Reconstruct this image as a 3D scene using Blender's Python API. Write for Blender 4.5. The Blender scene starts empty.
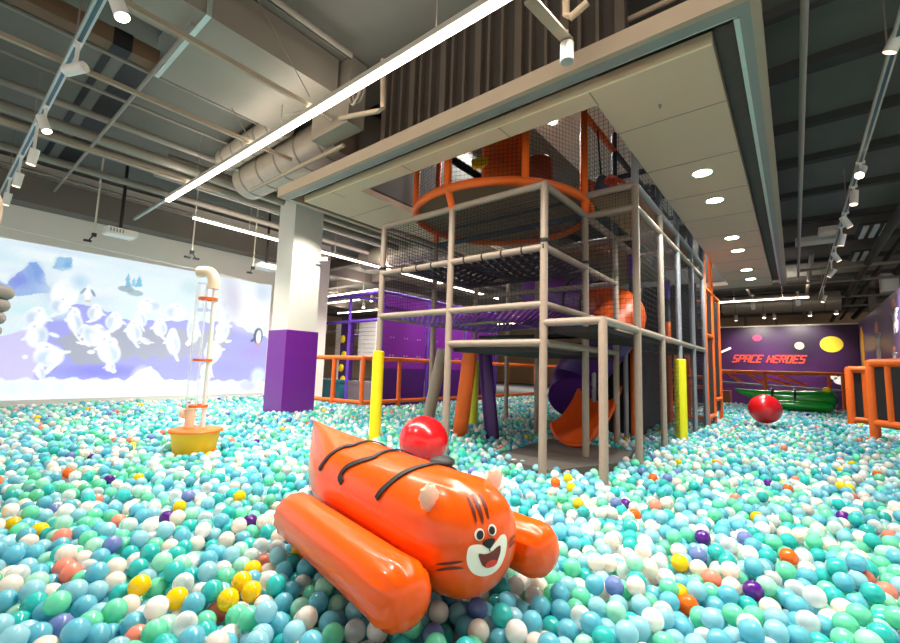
import bpy, bmesh, math, random
import numpy as np
from mathutils import Vector, Matrix
random.seed(7); np.random.seed(7)
C = bpy.context.scene.collection
PI = math.pi
# ------------------------------------------------------------------ camera
FPX, YAW, PITCH, ROLL = 425.40, math.radians(39.088), math.radians(6.1057), math.radians(1.7913)
CAM = np.array([0, 0, 1.0])
cy_, sy_ = math.cos(YAW), math.sin(YAW)
FW = np.array([-sy_*math.cos(PITCH), cy_*math.cos(PITCH), math.sin(PITCH)])
_r = np.array([cy_, sy_, 0.0]); _u = np.cross(_r, FW)
RT = math.cos(ROLL)*_r + math.sin(ROLL)*_u
UP = -math.sin(ROLL)*_r + math.cos(ROLL)*_u
cd = bpy.data.cameras.new('camera'); co = bpy.data.objects.new('camera', cd); C.objects.link(co)
cd.sensor_fit = 'HORIZONTAL'; cd.sensor_width = 36; cd.lens = 36*FPX/900; cd.clip_start = .02; cd.clip_end = 200
M4 = Matrix.Identity(4)
for i in range(3):
    M4[i][0] = RT[i]; M4[i][1] = UP[i]; M4[i][2] = -FW[i]; M4[i][3] = CAM[i]
co.matrix_world = M4
bpy.context.scene.camera = co
def ray(x, y): return RT*(x-450)/FPX - UP*(y-321.5)/FPX + FW
def G(x, y, z=0.0):                 # measured photo point -> point at height z
    d = ray(x, y); return CAM + d*((z-1)/d[2])
def AY(x, y, Y): d = ray(x, y); return CAM + d*(Y/d[1])
def AX(x, y, X): d = ray(x, y); return CAM + d*(X/d[0])
def proj(P):
    d = np.asarray(P, float) - CAM; w = d@FW
    return 450+FPX*(d@RT)/w, 321.5-FPX*(d@UP)/w, w

# ------------------------------------------------------------------ materials
def lin(c):
    return tuple(((v/255)/12.92 if v/255 <= .04045 else ((v/255+.055)/1.055)**2.4) for v in c)
MATS = {}
def mat(name, rgb, rough=.5, metal=0.0, var=.10, scale=6.0, bump=0.0, coat=0.0, emit=None, es=0.0, spec=.5, transl=0.0):
    if name in MATS: return MATS[name]
    m = bpy.data.materials.new(name); m.use_nodes = True; nt = m.node_tree; N = nt.nodes; L = nt.links
    b = N['Principled BSDF']; c = lin(rgb)
    b.inputs['Roughness'].default_value = rough; b.inputs['Metallic'].default_value = metal
    b.inputs['Specular IOR Level'].default_value = spec; b.inputs['Coat Weight'].default_value = coat
    b.inputs['Coat Roughness'].default_value = .08
    b.inputs['Base Color'].default_value = (*c, 1)
    if var or bump:
        tc = N.new('ShaderNodeTexCoord'); nz = N.new('ShaderNodeTexNoise'); nz.inputs['Scale'].default_value = scale
        nz.inputs['Detail'].default_value = 4; L.new(tc.outputs['Object'], nz.inputs['Vector'])
    if var:
        mx = N.new('ShaderNodeMix'); mx.data_type = 'RGBA'
        mx.inputs[6].default_value = (*[v*(1-var) for v in c], 1); mx.inputs[7].default_value = (*[min(1, v*(1+var)) for v in c], 1)
        L.new(nz.outputs['Fac'], mx.inputs[0]); L.new(mx.outputs[2], b.inputs['Base Color'])
    if bump:
        bp = N.new('ShaderNodeBump'); bp.inputs['Strength'].default_value = bump; bp.inputs['Distance'].default_value = .02
        L.new(nz.outputs['Fac'], bp.inputs['Height']); L.new(bp.outputs['Normal'], b.inputs['Normal'])
    if emit:
        b.inputs['Emission Color'].default_value = (*lin(emit), 1); b.inputs['Emission Strength'].default_value = es
    MATS[name] = m; return m
def attr_mat(name, attr, rough=.25, emit=0.0, clear=False, transl=.0, coat=.3, dim=1):
    m = bpy.data.materials.new(name); m.use_nodes = True; nt = m.node_tree; N = nt.nodes; L = nt.links
    b = N['Principled BSDF']; a = N.new('ShaderNodeAttribute'); a.attribute_name = attr
    b.inputs['Roughness'].default_value = rough
    if dim < 1:
        mx = N.new('ShaderNodeMix'); mx.data_type = 'RGBA'; mx.inputs[0].default_value = dim; mx.inputs[6].default_value = (0, 0, 0, 1); L.new(a.outputs['Color'], mx.inputs[7]); L.new(mx.outputs[2], b.inputs['Base Color'])
    else: L.new(a.outputs['Color'], b.inputs['Base Color'])
    b.inputs['Coat Weight'].default_value = coat; b.inputs['Coat Roughness'].default_value = .1
    if emit:
        L.new(a.outputs['Color'], b.inputs['Emission Color']); b.inputs['Emission Strength'].default_value = emit
    finish(m, b, clear, transl, a.outputs['Color'])
    return m
def finish(m, b, clear, transl, colour=None, thru=.62):
    nt = m.node_tree; N = nt.nodes; L = nt.links; out = N['Material Output']
    if transl:
        t = N.new('ShaderNodeBsdfTranslucent'); mx = N.new('ShaderNodeMixShader'); mx.inputs[0].default_value = transl
        if colour: L.new(colour, t.inputs['Color'])
        else: t.inputs['Color'].default_value = b.inputs['Base Color'].default_value
        L.new(b.outputs[0], mx.inputs[1]); L.new(t.outputs[0], mx.inputs[2]); L.new(mx.outputs[0], out.inputs[0])
    if clear:
        t = N.new('ShaderNodeBsdfTransparent'); mx = N.new('ShaderNodeMixShader')
        lw = N.new('ShaderNodeLayerWeight'); lw.inputs['Blend'].default_value = .45
        mr = N.new('ShaderNodeMapRange'); mr.inputs[3].default_value = thru; mr.inputs[4].default_value = .05
        L.new(lw.outputs['Facing'], mr.inputs[0]); L.new(mr.outputs[0], mx.inputs[0])
        L.new(b.outputs[0], mx.inputs[1]); L.new(t.outputs[0], mx.inputs[2]); L.new(mx.outputs[0], out.inputs[0])

GREY = mat('grey_foam', (150, 135, 121), .42, var=.08, bump=.08, scale=14)
GREYB = mat('blue_grey_foam', (128, 128, 134), .55, var=.08, bump=.08)
DGREY = mat('dark_grey_foam', (62, 70, 80), .55, var=.08)
ORANGE = mat('orange_foam', (238, 104, 20), .5, var=.06, bump=.06)
YELLOW = mat('yellow_foam', (250, 218, 10), .45, var=.04)
LIME = mat('lime_foam', (206, 206, 44), .45, var=.04)
PURPLE = mat('purple_vinyl', (114, 36, 146), .35, var=.08)
PURPLED = mat('dark_purple_vinyl', (66, 26, 104), .4, var=.1)
PURPTUBE = mat('violet_foam', (92, 52, 170), .5, var=.08)
BLACK = mat('black_webbing', (22, 22, 24), .6, var=.1)
NET = mat('black_net', (26, 26, 30), .7, var=0)
CLAMP = mat('black_clamp', (18, 18, 18), .5, var=0)
WHITEW = mat('white_paint', (226, 222, 214), .6, var=.03, scale=2, bump=.03)
WARMW = mat('warm_white_paint', (212, 204, 190), .65, var=.04, scale=2)
CEIL = mat('ceiling_grey_spray', (106, 105, 98), .8, var=.14, scale=1.3, bump=.1)
CEILD = mat('ceiling_dark_spray', (66, 66, 64), .8, var=.15, scale=1.5)
DUCT = mat('galvanised_duct', (142, 134, 122), .5, .15, var=.12, scale=2, bump=.06)
SILVER = mat('silver_insulation', (176, 164, 148), .42, .25, var=.16, scale=5, bump=.25)
PIPE = mat('pipe_grey', (140, 132, 122), .5, var=.08)
CONC = mat('beam_grey', (112, 104, 96), .7, var=.12, scale=3)
PANEL = mat('gypsum_panel', (204, 178, 152), .7, var=.03, scale=3)
BEAM = mat('beam_beige', (166, 150, 130), .65, var=.06, scale=5)
ALU = mat('aluminium', (196, 204, 198), .35, .5, var=.1)
SHUT = mat('shutter_blue_grey', (132, 138, 134), .45, .1, var=.08)
BROWN = mat('recess_brown', (92, 80, 76), .7, var=.1)
STUD = mat('stud_taupe', (88, 78, 68), .6, var=.08)
WHITEP = mat('white_plastic', (236, 234, 228), .4, var=.02)
BLK = mat('black_plastic', (20, 20, 22), .4, var=.05)
LED = mat('led_diffuser', (255, 240, 225), .4, var=0, emit=(255, 236, 214), es=9)
LEDD = mat('downlight_glow', (255, 255, 250), .4, var=0, emit=(235, 255, 245), es=7)
SPOTG = mat('spot_lens_glow', (255, 240, 215), .4, var=0, emit=(255, 235, 205), es=14)
SPOTD = mat('spot_lens', (255, 240, 215), .3, var=0, emit=(255, 228, 190), es=2.2)
ORVIN = mat('orange_vinyl', (241, 87, 5), .27, var=.03, coat=.2, scale=3, bump=.04, spec=.35)
RED = mat('red_rubber', (222, 22, 28), .22, var=.04, coat=.4)
GREEN = mat('green_vinyl', (10, 150, 40), .22, var=.05, coat=.4)
DKRED = mat('mouth_brown', (112, 30, 12), .4, var=0)
TONGUE = mat('tongue_red', (222, 50, 22), .4, var=0)
CREAM = mat('muzzle_cream', (250, 242, 226), .35, var=0)
INK = mat('face_black', (18, 16, 16), .35, var=0)
STRIPE = mat('stripe_brown', (96, 26, 8), .4, var=0)
EAR = mat('ear_pink', (240, 196, 170), .4, var=.08, scale=30)
PADG = mat('deck_grey', (96, 92, 88), .5, var=.1, scale=9)
DECKW = mat('deck_wood', (146, 124, 98), .7, var=.15, scale=4)
FLOOR = mat('pit_floor_grey', (88, 92, 98), .7, var=.1)
CAVE = mat('black_mat', (26, 26, 28), .6, var=.1)
def glass_mat():
    m = bpy.data.materials.new('clear_acrylic'); m.use_nodes = True; nt = m.node_tree; N = nt.nodes; L = nt.links
    b = N['Principled BSDF']; b.inputs['Base Color'].default_value = (.85, .93, .96, 1); b.inputs['Roughness'].default_value = .08
    nz = N.new('ShaderNodeTexNoise'); nz.inputs['Scale'].default_value = 3
    L.new(nz.outputs['Fac'], b.inputs['Coat Weight'])
    finish(m, b, True, 0, thru=.9); return m
ACRYL = glass_mat()

# ------------------------------------------------------------------ mesh builder
class MB:
    def __init__(s): s.v = []; s.f = []; s.m = []; s.sm = []
    def add(s, vs, fs, mi=0, smooth=False):
        o = len(s.v); s.v.extend([tuple(map(float, p)) for p in vs])
        for f in fs: s.f.append(tuple(i+o for i in f)); s.m.append(mi); s.sm.append(smooth)
        return s
    def box(s, c, d, rz=0, mi=0):
        cx, cy, cz = c; a, b, e = d[0]/2, d[1]/2, d[2]/2; co_, si = math.cos(rz), math.sin(rz); vs = []
        for z in (-e, e):
            for x, y in ((-a, -b), (a, -b), (a, b), (-a, b)): vs.append((cx+x*co_-y*si, cy+x*si+y*co_, cz+z))
        return s.add(vs, [(3, 2, 1, 0), (4, 5, 6, 7), (0, 1, 5, 4), (1, 2, 6, 5), (2, 3, 7, 6), (3, 0, 4, 7)], mi)
    def bx(s, x0, x1, y0, y1, z0, z1, mi=0):
        return s.box(((x0+x1)/2, (y0+y1)/2, (z0+z1)/2), (abs(x1-x0), abs(y1-y0), abs(z1-z0)), 0, mi)
    def bar(s, p, q, w, h, up=(0, 0, 1), mi=0):     # rectangular bar between two points
        p = Vector(p); q = Vector(q); d = (q-p).normalized(); u = Vector(up)
        if abs(d.dot(u)) > .98: u = Vector((1, 0, 0))
        a = d.cross(u).normalized()*w/2; b = a.cross(d).normalized()*h/2; vs = []
        for e in (p, q):
            for x, y in ((-1, -1), (1, -1), (1, 1), (-1, 1)): vs.append(e+a*x+b*y)
        return s.add(vs, [(3, 2, 1, 0), (4, 5, 6, 7), (0, 1, 5, 4), (1, 2, 6, 5), (2, 3, 7, 6), (3, 0, 4, 7)], mi)
    def tube(s, pts, r, seg=12, mi=0, closed=False):
        pts = [Vector(p) for p in pts]; n = len(pts); rr = r if hasattr(r, '__len__') else [r]*n
        vs = []; prev = None
        for i, p in enumerate(pts):
            if closed: t = (pts[(i+1) % n]-pts[i-1]).normalized()
            else: t = (pts[min(i+1, n-1)]-pts[max(i-1, 0)]).normalized()
            if prev is None:
                a = t.orthogonal().normalized()
            else:
                a = (prev-t*prev.dot(t)).normalized()
            prev = a; b = t.cross(a)
            for k in range(seg):
                g = 2*PI*k/seg; vs.append(p+(a*math.cos(g)+b*math.sin(g))*rr[i])
        fs = []
        for i in range(n if closed else n-1):
            j = (i+1) % n
            for k in range(seg):
                l = (k+1) % seg; fs.append((i*seg+k, i*seg+l, j*seg+l, j*seg+k))
        s.add(vs, fs, mi, True)
        if not closed:
            o = len(s.v)-n*seg
            s.f.append(tuple(o+k for k in reversed(range(seg)))); s.m.append(mi); s.sm.append(False)
            s.f.append(tuple(o+(n-1)*seg+k for k in range(seg))); s.m.append(mi); s.sm.append(False)
        return s
    def lathe(s, prof, c=(0, 0, 0), seg=24, mi=0, axis=(0, 0, 1), caps=True):      # profile of (radius, height)
        a = Vector(axis).normalized(); x = a.orthogonal().normalized() if abs(a.z) < .99 else Vector((1, 0, 0)); y = a.cross(x); c = Vector(c)
        vs = []
        for r, z in prof:
            for k in range(seg):
                g = 2*PI*k/seg; vs.append(c+a*z+(x*math.cos(g)+y*math.sin(g))*r)
        fs = []
        for i in range(len(prof)-1):
            for k in range(seg):
                l = (k+1) % seg; fs.append((i*seg+k, i*seg+l, (i+1)*seg+l, (i+1)*seg+k))
        s.add(vs, fs, mi, True); o = len(s.v)-len(vs)
        if not caps: return s
        if prof[0][0] > 1e-4: s.f.append(tuple(o+k for k in reversed(range(seg)))); s.m.append(mi); s.sm.append(False)
        if prof[-1][0] > 1e-4: s.f.append(tuple(o+(len(prof)-1)*seg+k for k in range(seg))); s.m.append(mi); s.sm.append(False)
        return s
    def ell(s, c, r, seg=20, rings=12, mi=0, M=None):
        vs = []; fs = []; c = Vector(c)
        for i in range(rings+1):
            t = PI*i/rings
            for k in range(seg):
                g = 2*PI*k/seg; p = Vector((r[0]*math.sin(t)*math.cos(g), r[1]*math.sin(t)*math.sin(g), r[2]*math.cos(t)))
                vs.append(c+(M@p if M else p))
        for i in range(rings):
            for k in range(seg):
                l = (k+1) % seg; fs.append((i*seg+l, i*seg+k, (i+1)*seg+k, (i+1)*seg+l))
        return s.add(vs, fs, mi, True)
    def prism(s, poly, o, u, v, n, t, mi=0):        # 2D outline in frame (u, v) at o, extruded along n by t
        o, u, v, n = map(Vector, (o, u, v, n)); k = len(poly)
        a = [o+u*x+v*y for x, y in poly]; vs = a+[p+n*t for p in a]
        fs = [tuple(reversed(range(k))), tuple(range(k, 2*k))]+[(i, (i+1) % k, (i+1) % k+k, i+k) for i in range(k)]
        return s.add(vs, fs, mi)
    def wire(s, p, q, t, mi=0):
        p = Vector(p); q = Vector(q); d = (q-p).normalized(); a = d.orthogonal().normalized()*t/2; b = d.cross(a)
        vs = []
        for e in (p, q):
            for g in (0, 2.094, 4.189): vs.append(e+a*math.cos(g)+b*math.sin(g))
        return s.add(vs, [(0, 1, 4, 3), (1, 2, 5, 4), (2, 0, 3, 5)], mi)
    def net(s, o, u, v, cell=.06, t=.004, mi=0):    # rectangular knotted net spanned by u and v
        o, u, v = map(Vector, (o, u, v)); nu = max(1, round(u.length/cell)); nv = max(1, round(v.length/cell))
        for i in range(nu+1): s.wire(o+u*i/nu, o+u*i/nu+v, t, mi)
        for j in range(nv+1): s.wire(o+v*j/nv, o+v*j/nv+u, t, mi)
        return s
    def build(s, name, m, parent=None, loc=None, sharp=35):
        ms = m if isinstance(m, (list, tuple)) else [m]
        base = Vector(loc) if loc is not None else (parent['_o'] if False else Vector((0, 0, 0)))
        if parent is not None: base = WLOC[parent.name]
        me = bpy.data.meshes.new(name)
        me.from_pydata([(x-base.x, y-base.y, z-base.z) for x, y, z in s.v], [], s.f)
        for k in ms: me.materials.append(k)
        me.polygons.foreach_set('material_index', s.m); me.polygons.foreach_set('use_smooth', s.sm); me.update()
        bm = bmesh.new(); bm.from_mesh(me); bmesh.ops.recalc_face_normals(bm, faces=bm.faces); bm.to_mesh(me); bm.free()
        if any(s.sm): me.set_sharp_from_angle(angle=math.radians(sharp))
        o = bpy.data.objects.new(name, me); C.objects.link(o)
        if parent is not None: o.parent = parent
        else: o.location = base
        WLOC[o.name] = base
        return o
WLOC = {}
def thing(name, label, cat, loc=(0, 0, 0), group=None):
    o = bpy.data.objects.new(name, None); C.objects.link(o); o.location = loc; o.empty_display_size = .1
    WLOC[o.name] = Vector(loc); o['label'] = label; o['category'] = cat
    if group: o['group'] = group
    return o
def tag(o, label, cat, group=None):
    o['label'] = label; o['category'] = cat
    if group: o['group'] = group
    return o
def struct(o): o['kind'] = 'structure'; return o

# ------------------------------------------------------------------ setting
CZ = 4.9
FZ = -.24
struct(MB().bx(-30, 12, -6, 40, FZ-.1, FZ).build('floor', FLOOR))
cm = MB()
VX0, VX1, VY0, VY1 = -5.0, -1.40, 3.92, 14.4      # the open well the climbing frame rises into
for a in ((-30, VX0, -6, 40), (VX1, 12, -6, 40), (VX0, VX1, -6, 3.55), (VX0, VX1, 14.9, 40)): cm.bx(*a, CZ, CZ+.2)
struct(cm.build('ceiling', CEIL))
struct(MB().bx(-3.7, VX1+.3, 3.4, 15.2, 5.6, 5.75).build('ceiling_well', WHITEW)); struct(MB().bx(VX0-.3, -3.7, 3.4, 15.2, 5.6, 5.75).build('ceiling_well', CEIL))
wm = MB()
wm.bx(VX0-.12, VX0, VY0, 14.9, 3.7, 5.6); wm.bx(VX1, VX1+.1, VY0, 14.9, 3.7, 5.6); wm.bx(VX0, VX1, 14.4, 14.9, 3.7, 5.6); wm.bx(VX0-.12, VX1+.1, 3.55, VY0, 4.9, 5.6)
struct(wm.build('wall_well', CEIL))
# left wall with its beam, baseboard, projection
struct(MB().bx(-12.3, -12, -6, 8.3, FZ, CZ).build('wall_left', WHITEW))
struct(MB().bx(-12, -11.55, -6, 7.6, 3.95, 4.5).build('trim_beam', CONC))
struct(MB().bx(-30, 12, 34, 34.3, FZ, CZ).build('wall_back', mat('back_wall_taupe', (176, 146, 116), .8, var=.15, scale=.8)))
struct(MB().bx(-30, -29.7, 8, 34, FZ, CZ).build('wall_far', mat('far_wall_beige', (176, 156, 132), .8, var=.12, scale=.8)))
struct(MB().bx(-30, -12.3, 8.0, 8.3, FZ, CZ).build('wall_return', WARMW))

# projected snow scene on the left wall
def paint():
    y0, y1, z0, z1 = -2.2, 6.32, .08, 3.25
    ny, nz = 480, 190
    Y, Z = np.meshgrid(np.linspace(y0, y1, ny), np.linspace(z0, z1, nz))
    img = np.zeros((nz, ny, 3)); img[:] = (222, 238, 246)
    def blob(y, z, ry, rz, col, al=1.0, rot=0, soft=.12):
        dy, dz = Y-y, Z-z; c, s_ = math.cos(rot), math.sin(rot)
        q = np.sqrt(((dy*c+dz*s_)/ry)**2+((-dy*s_+dz*c)/rz)**2)
        w = np.clip((1+soft-q)/(2*soft), 0, 1)*al
        img[:] = img*(1-w[..., None])+np.array(col)*w[..., None]
    def poly(pts, col, al=1.0, wob=.03):
        ins = np.zeros(Y.shape, bool); n = len(pts)
        yy = Y+wob*np.sin(Z*23+Y*9); zz = Z+wob*np.sin(Y*17-Z*11)
        for i in range(n):
            (xa, za), (xb, zb) = pts[i], pts[(i+1) % n]
            if abs(zb-za) < 1e-9: continue
            cond = ((za > zz) != (zb > zz)) & (yy < (xb-xa)*(zz-za)/(zb-za)+xa); ins ^= cond
        w = ins*al
        img[:] = img*(1-w[..., None])+np.array(col)*w[..., None]
    W = lambda pts: [(AX(x, y, -12)[1], AX(x, y, -12)[2]) for x, y in pts]
    def b(px, py, rx, ry, col, al=1.0, rot=0, soft=.12):
        a = AX(px, py, -12); e = AX(px+rx, py, -12); f = AX(px, py-ry, -12)
        blob(a[1], a[2], abs(e[1]-a[1]), abs(f[2]-a[2]), col, al, rot, soft)
    # sky and snow hills
    for k in range(16): b(random.uniform(-60, 270), random.uniform(245, 320), random.uniform(15, 50), random.uniform(4, 14), random.choice([(240, 247, 250), (204, 230, 242), (232, 244, 250), (214, 226, 246)]), .6, soft=.5)
    poly(W([(-80, 268), (-40, 262), (6, 284), (16, 273), (23, 270), (29, 262), (37, 262), (44, 273), (48, 286), (56, 292), (30, 295), (-80, 300)]), (150, 176, 230), .85, .012)
    poly(W([(29, 262), (37, 262), (44, 273), (48, 287), (38, 284), (33, 272)]), (128, 160, 224), .6, .01); poly(W([(16, 274), (23, 270), (26, 282), (14, 290), (8, 284)]), (134, 148, 228), .5, .01)
    b(34, 272, 8, 9, (120, 160, 222), .5, soft=.5); b(20, 281, 9, 6, (128, 140, 224), .5, soft=.5)
    poly(W([(52, 267), (59, 257), (71, 257), (72, 268), (62, 272)]), (128, 178, 224), .8, .012); b(60, 262, 5, 5, (160, 200, 232), .7, soft=.5); b(68, 266, 4, 4, (110, 166, 220), .6, soft=.5)
    b(63, 290, 20, 17, (200, 218, 240), .8, soft=.4); b(65, 294, 14, 15, (250, 252, 253), 1); b(88, 283, 34, 12, (240, 246, 250), .9, soft=.3); b(100, 277, 26, 13, (226, 240, 250), .7, soft=.3)
    [poly(W([(cx_-w_, yb_), (cx_-w_*.45, yb_-h_*.45), (cx_-w_*.7, yb_-h_*.45), (cx_, yb_-h_), (cx_+w_*.7, yb_-h_*.45), (cx_+w_*.45, yb_-h_*.45), (cx_+w_, yb_)]), c_, .8, .006) for cx_, yb_, w_, h_, c_ in ((128, 287, 3.5, 14, (116, 178, 214)), (134, 286, 3, 9, (140, 196, 226)), (139, 287, 4, 12, (112, 186, 226)))]; b(126, 289, 8, 3, (150, 170, 186), .8); b(135, 293, 8, 3, (150, 176, 186), .7)
    b(80, 282, 7, 6, (150, 196, 228), .5, soft=.8)
    b(88, 293, 3.5, 8, (252, 252, 250), 1); b(93, 293, 1.5, 4, (110, 140, 170), .8, .5); b(83, 291, 1.5, 4, (120, 150, 180), .7, -.5); b(88, 301, 3, 1, (214, 190, 150), .8)
    # icy purple water
    poly(W([(-80, 330), (0, 335), (30, 332), (50, 316), (60, 308), (85, 304), (110, 312), (130, 322), (165, 320), (200, 322), (232, 322), (255, 336), (272, 338), (268, 380), (200, 381), (120, 379), (60, 378), (0, 379), (-80, 380)]), (164, 166, 238), .95, .03)
    poly(W([(-80, 335), (0, 335), (30, 330), (40, 345), (36, 379), (-80, 380)]), (216, 208, 244), .85, .04)
    poly(W([(55, 340), (75, 334), (108, 330), (150, 328), (200, 330), (232, 330), (225, 345), (180, 358), (120, 358), (85, 367), (72, 360), (62, 348)]), (172, 176, 190), .9, .05)
    b(215, 352, 30, 7, (170, 170, 206), .6, soft=.6); b(255, 352, 14, 8, (172, 158, 220), .7, soft=.5); b(105, 371, 34, 6, (142, 142, 232), .8, soft=.5); b(215, 368, 40, 8, (160, 160, 240), .7, soft=.6)
    b(40, 312, 34, 7, (206, 236, 244), .8, soft=.4); b(20, 322, 20, 8, (226, 240, 246), .8, soft=.4)
    # ice shelf at the bottom
    poly(W([(-80, 380), (60, 379.5), (125, 380), (140, 371), (150, 366), (165, 380), (235, 381), (268, 382), (264, 396), (-80, 402)]), (238, 245, 250), 1, .01)
    for px in range(-60, 260, 24): b(px, 388, random.uniform(5, 12), 6, random.choice([(206, 236, 244), (214, 224, 248), (246, 250, 252), (222, 240, 248)]), .7, soft=.6)
    b(141, 379, 9, 11, (244, 248, 251), .9, soft=.4); b(247, 385, 9, 6, (176, 182, 238), .6, soft=.4); b(258, 376, 7, 8, (214, 232, 250), .8, soft=.3)
    # pale penguins sliding and hopping
    pen = [(36, 318, 14, 10, 0), (37, 336, 13, 13, 0), (49, 356, 18, 12, -.5), (40, 372, 6, 8, .3), (75, 322, 9, 13, .3), (84, 331, 7, 6, 0), (93, 336, 12, 12, .5), (101, 331, 9, 4, -.7), (109, 352, 13, 13, .4), (110, 367, 6, 5, 0), (95, 313, 9, 8, 0), (114, 322, 10, 9, 0), (134, 332, 9, 11, .3), (145, 341, 7, 3, -.5), (141, 318, 6, 9, .4), (160, 328, 8, 9, .2), (173, 343, 8, 13, .2), (193, 330, 7, 14, .1), (224, 318, 8, 8, 0), (222, 334, 7, 11, -.4), (213, 352, 10, 10, -.4), (206, 372, 7, 9, .2), (60, 306, 12, 9, 0), (228, 305, 9, 8, 0), (150, 306, 14, 7, 0), (175, 312, 12, 8, 0), (210, 305, 12, 7, 0)]
    for (px, py, rx, ry, ro) in pen:
        rx *= .86; ry *= .92; c, si = math.cos(ro), math.sin(ro)
        T = lambda u, v: (px+rx*(u*c-v*si), py+rx*.0+ry*(u*si+v*c))
        s_ = random.choice((-1, 1))
        poly(W([T(-.1, .5), T(.9*s_, 1.0), T(1.3*s_, 1.25), T(.9*s_, 1.35), T(.2, 1.0)]), (238, 244, 250), 1, .01)
        poly(W([T(-.9*s_, -.2), T(-1.45*s_, .25), T(-1.35*s_, .4), T(-.8*s_, .25)]), (232, 240, 248), 1, .01)
        b(px, py, rx, ry, (243, 247, 251), 1, ro); b(*T(-.15*s_, -.75), rx*.62, ry*.5, (248, 250, 252), 1, ro)
        b(*T(.25*s_, .1), rx*.62, ry*.7, (208, 222, 240), .8, ro, .35); b(*T(.45*s_, -.05), rx*.3, ry*.5, (190, 208, 234), .5, ro, .5)
        b(*T(-.2*s_, .15), rx*.35, ry*.55, (251, 252, 253), .9, ro, .4)
        b(*T(-.25*s_, -.8), rx*.14, ry*.12, (196, 212, 234), .8)
    b(25, 357, 3, 2, (244, 248, 250)); b(54, 335, 6, 2, (236, 242, 248), 1, -.4); b(91, 352, 4, 2, (240, 246, 250)); b(107, 336, 4, 3, (240, 246, 250), 1, -.5)
    # snow glow and cliffs at the right end
    b(238, 290, 26, 24, (238, 246, 250), .8, soft=.6); b(252, 308, 22, 20, (250, 252, 252), .9, soft=.5); b(232, 300, 8, 20, (196, 190, 220), .55, .2, .6); b(262, 292, 6, 9, (190, 208, 238), .5, soft=.6); b(190, 288, 9, 7, (200, 226, 232), .7, soft=.5)
    b(200, 310, 3, 2, (150, 160, 220), .6); b(206, 310, 3, 2, (150, 160, 220), .6); b(212, 311, 3, 2, (150, 160, 220), .6)
    b(258, 336, 4.5, 8, (84, 96, 120), .9); b(258.5, 337, 2.6, 7, (252, 250, 248), 1); b(258, 344, 3, 1, (220, 150, 120), .8)
    b(253, 340, 3, 1.5, (84, 96, 120), .8, .6)
    img += np.random.normal(0, 2.2, img.shape)
    t = np.clip(img/255, 0, 1); l = np.where(t <= .04045, t/12.92, ((t+.055)/1.055)**2.4)
    verts = np.stack([np.full(Y.size, -11.99), Y.ravel(), Z.ravel()], 1)
    i = np.arange(ny*nz).reshape(nz, ny); f = np.stack([i[:-1, :-1], i[:-1, 1:], i[1:, 1:], i[1:, :-1]], -1).reshape(-1, 4)
    me = bpy.data.meshes.new('projected_picture'); me.from_pydata(verts.tolist(), [], f.tolist())
    a = me.color_attributes.new('pic', 'FLOAT_COLOR', 'POINT'); a.data.foreach_set('color', np.concatenate([l.reshape(-1, 3), np.ones((ny*nz, 1))], 1).ravel())
    m = attr_mat('projected_light', 'pic', .9, emit=.56, coat=0, dim=.42)
    me.materials.append(m); o = bpy.data.objects.new('projected_picture', me); C.objects.link(o); return o
tag(paint(), 'bright projected picture of snow hills and pale penguins on the left white wall', 'projection')

# pillar
px0, px1, py0, py1 = -8.72, -8.08, 4.66, 5.34
struct(MB().bx(px0, px1, py0, py1, FZ, CZ).build('column', WHITEW))
pd = MB(); e = .035
pd.bx(px0-e, px1+e, py0-e, py1+e, FZ, 1.66)
tag(pd.build('column_padding', PURPLE, loc=(-8.4, 5, FZ)), 'purple padded sleeve around the foot of the white column', 'padding')

# ceiling panels round the well, with the beam and shutter track outside them
pm = MB()
pm.bx(-6.1, -.40, 3.68, VY0, 3.6, 3.72); pm.bx(VX1, -.40, VY0, 15.0, 3.6, 3.72); pm.bx(-6.1, VX0, VY0, 15.0, 3.6, 3.72); pm.bx(VX0, VX1, 14.4, 15.0, 3.6, 3.72)
struct(pm.build('ceiling_panel', PANEL))
gm = MB()
for y in (4.55, 5.7, 6.85, 8.0, 9.15, 10.3, 11.45, 12.6, 13.75): gm.bx(VX1, -.40, y, y+.012, 3.597, 3.6); gm.bx(-6.1, VX0, y, y+.012, 3.597, 3.6)
for x in (-5.4, -3.9, -2.4, -1.4): gm.bx(x, x+.012, 3.68, VY0, 3.597, 3.6)
struct(gm.build('trim_joints', mat('joint_grey', (140, 134, 124), .8, var=.05)))
bm_ = MB()
bm_.bx(-6.3, -.08, 3.30, 3.36, 3.6, 3.76); bm_.bx(-.14, -.08, 3.36, 15.0, 3.6, 3.76); bm_.bx(-6.3, -6.2, 3.36, 15.0, 3.6, 3.76)
struct(bm_.build('ceiling_beam', BEAM))
sm = MB()
sm.bx(-6.2, -.14, 3.36, 3.47, 3.6, 3.66); sm.bx(-.21, -.14, 3.47, 15.0, 3.6, 3.66)
struct(sm.build('trim_beam_underside', SHUT))
al = MB(); al.bx(-6.2, -.21, 3.47, 3.50, 3.615, 3.66); al.bx(-.245, -.21, 3.5, 15.0, 3.6, 3.66)
struct(al.build('trim_shutter_track', ALU))
rm = MB(); rm.bx(-6.2, -.14, 3.36, 3.70, 3.74, 3.78); rm.bx(-.42, -.14, 3.68, 15.0, 3.74, 3.78)
struct(rm.build('trim_recess', BROWN))
lip = MB().bx(-6.1, -.40, 3.655, 3.68, 3.6, 3.70)
struct(lip.build('trim_panel_edge', mat('lit_edge', (236, 214, 178), .6, var=.03)))  # light falling on the panel edge is put into its paler colour
up = MB(); up.bx(-4.1, -1.0, 3.50, 3.55, 3.78, CZ)
struct(up.build('wall_upstand', mat('upstand_dark', (60, 54, 48), .7, var=.12)))
stm = MB()
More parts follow.
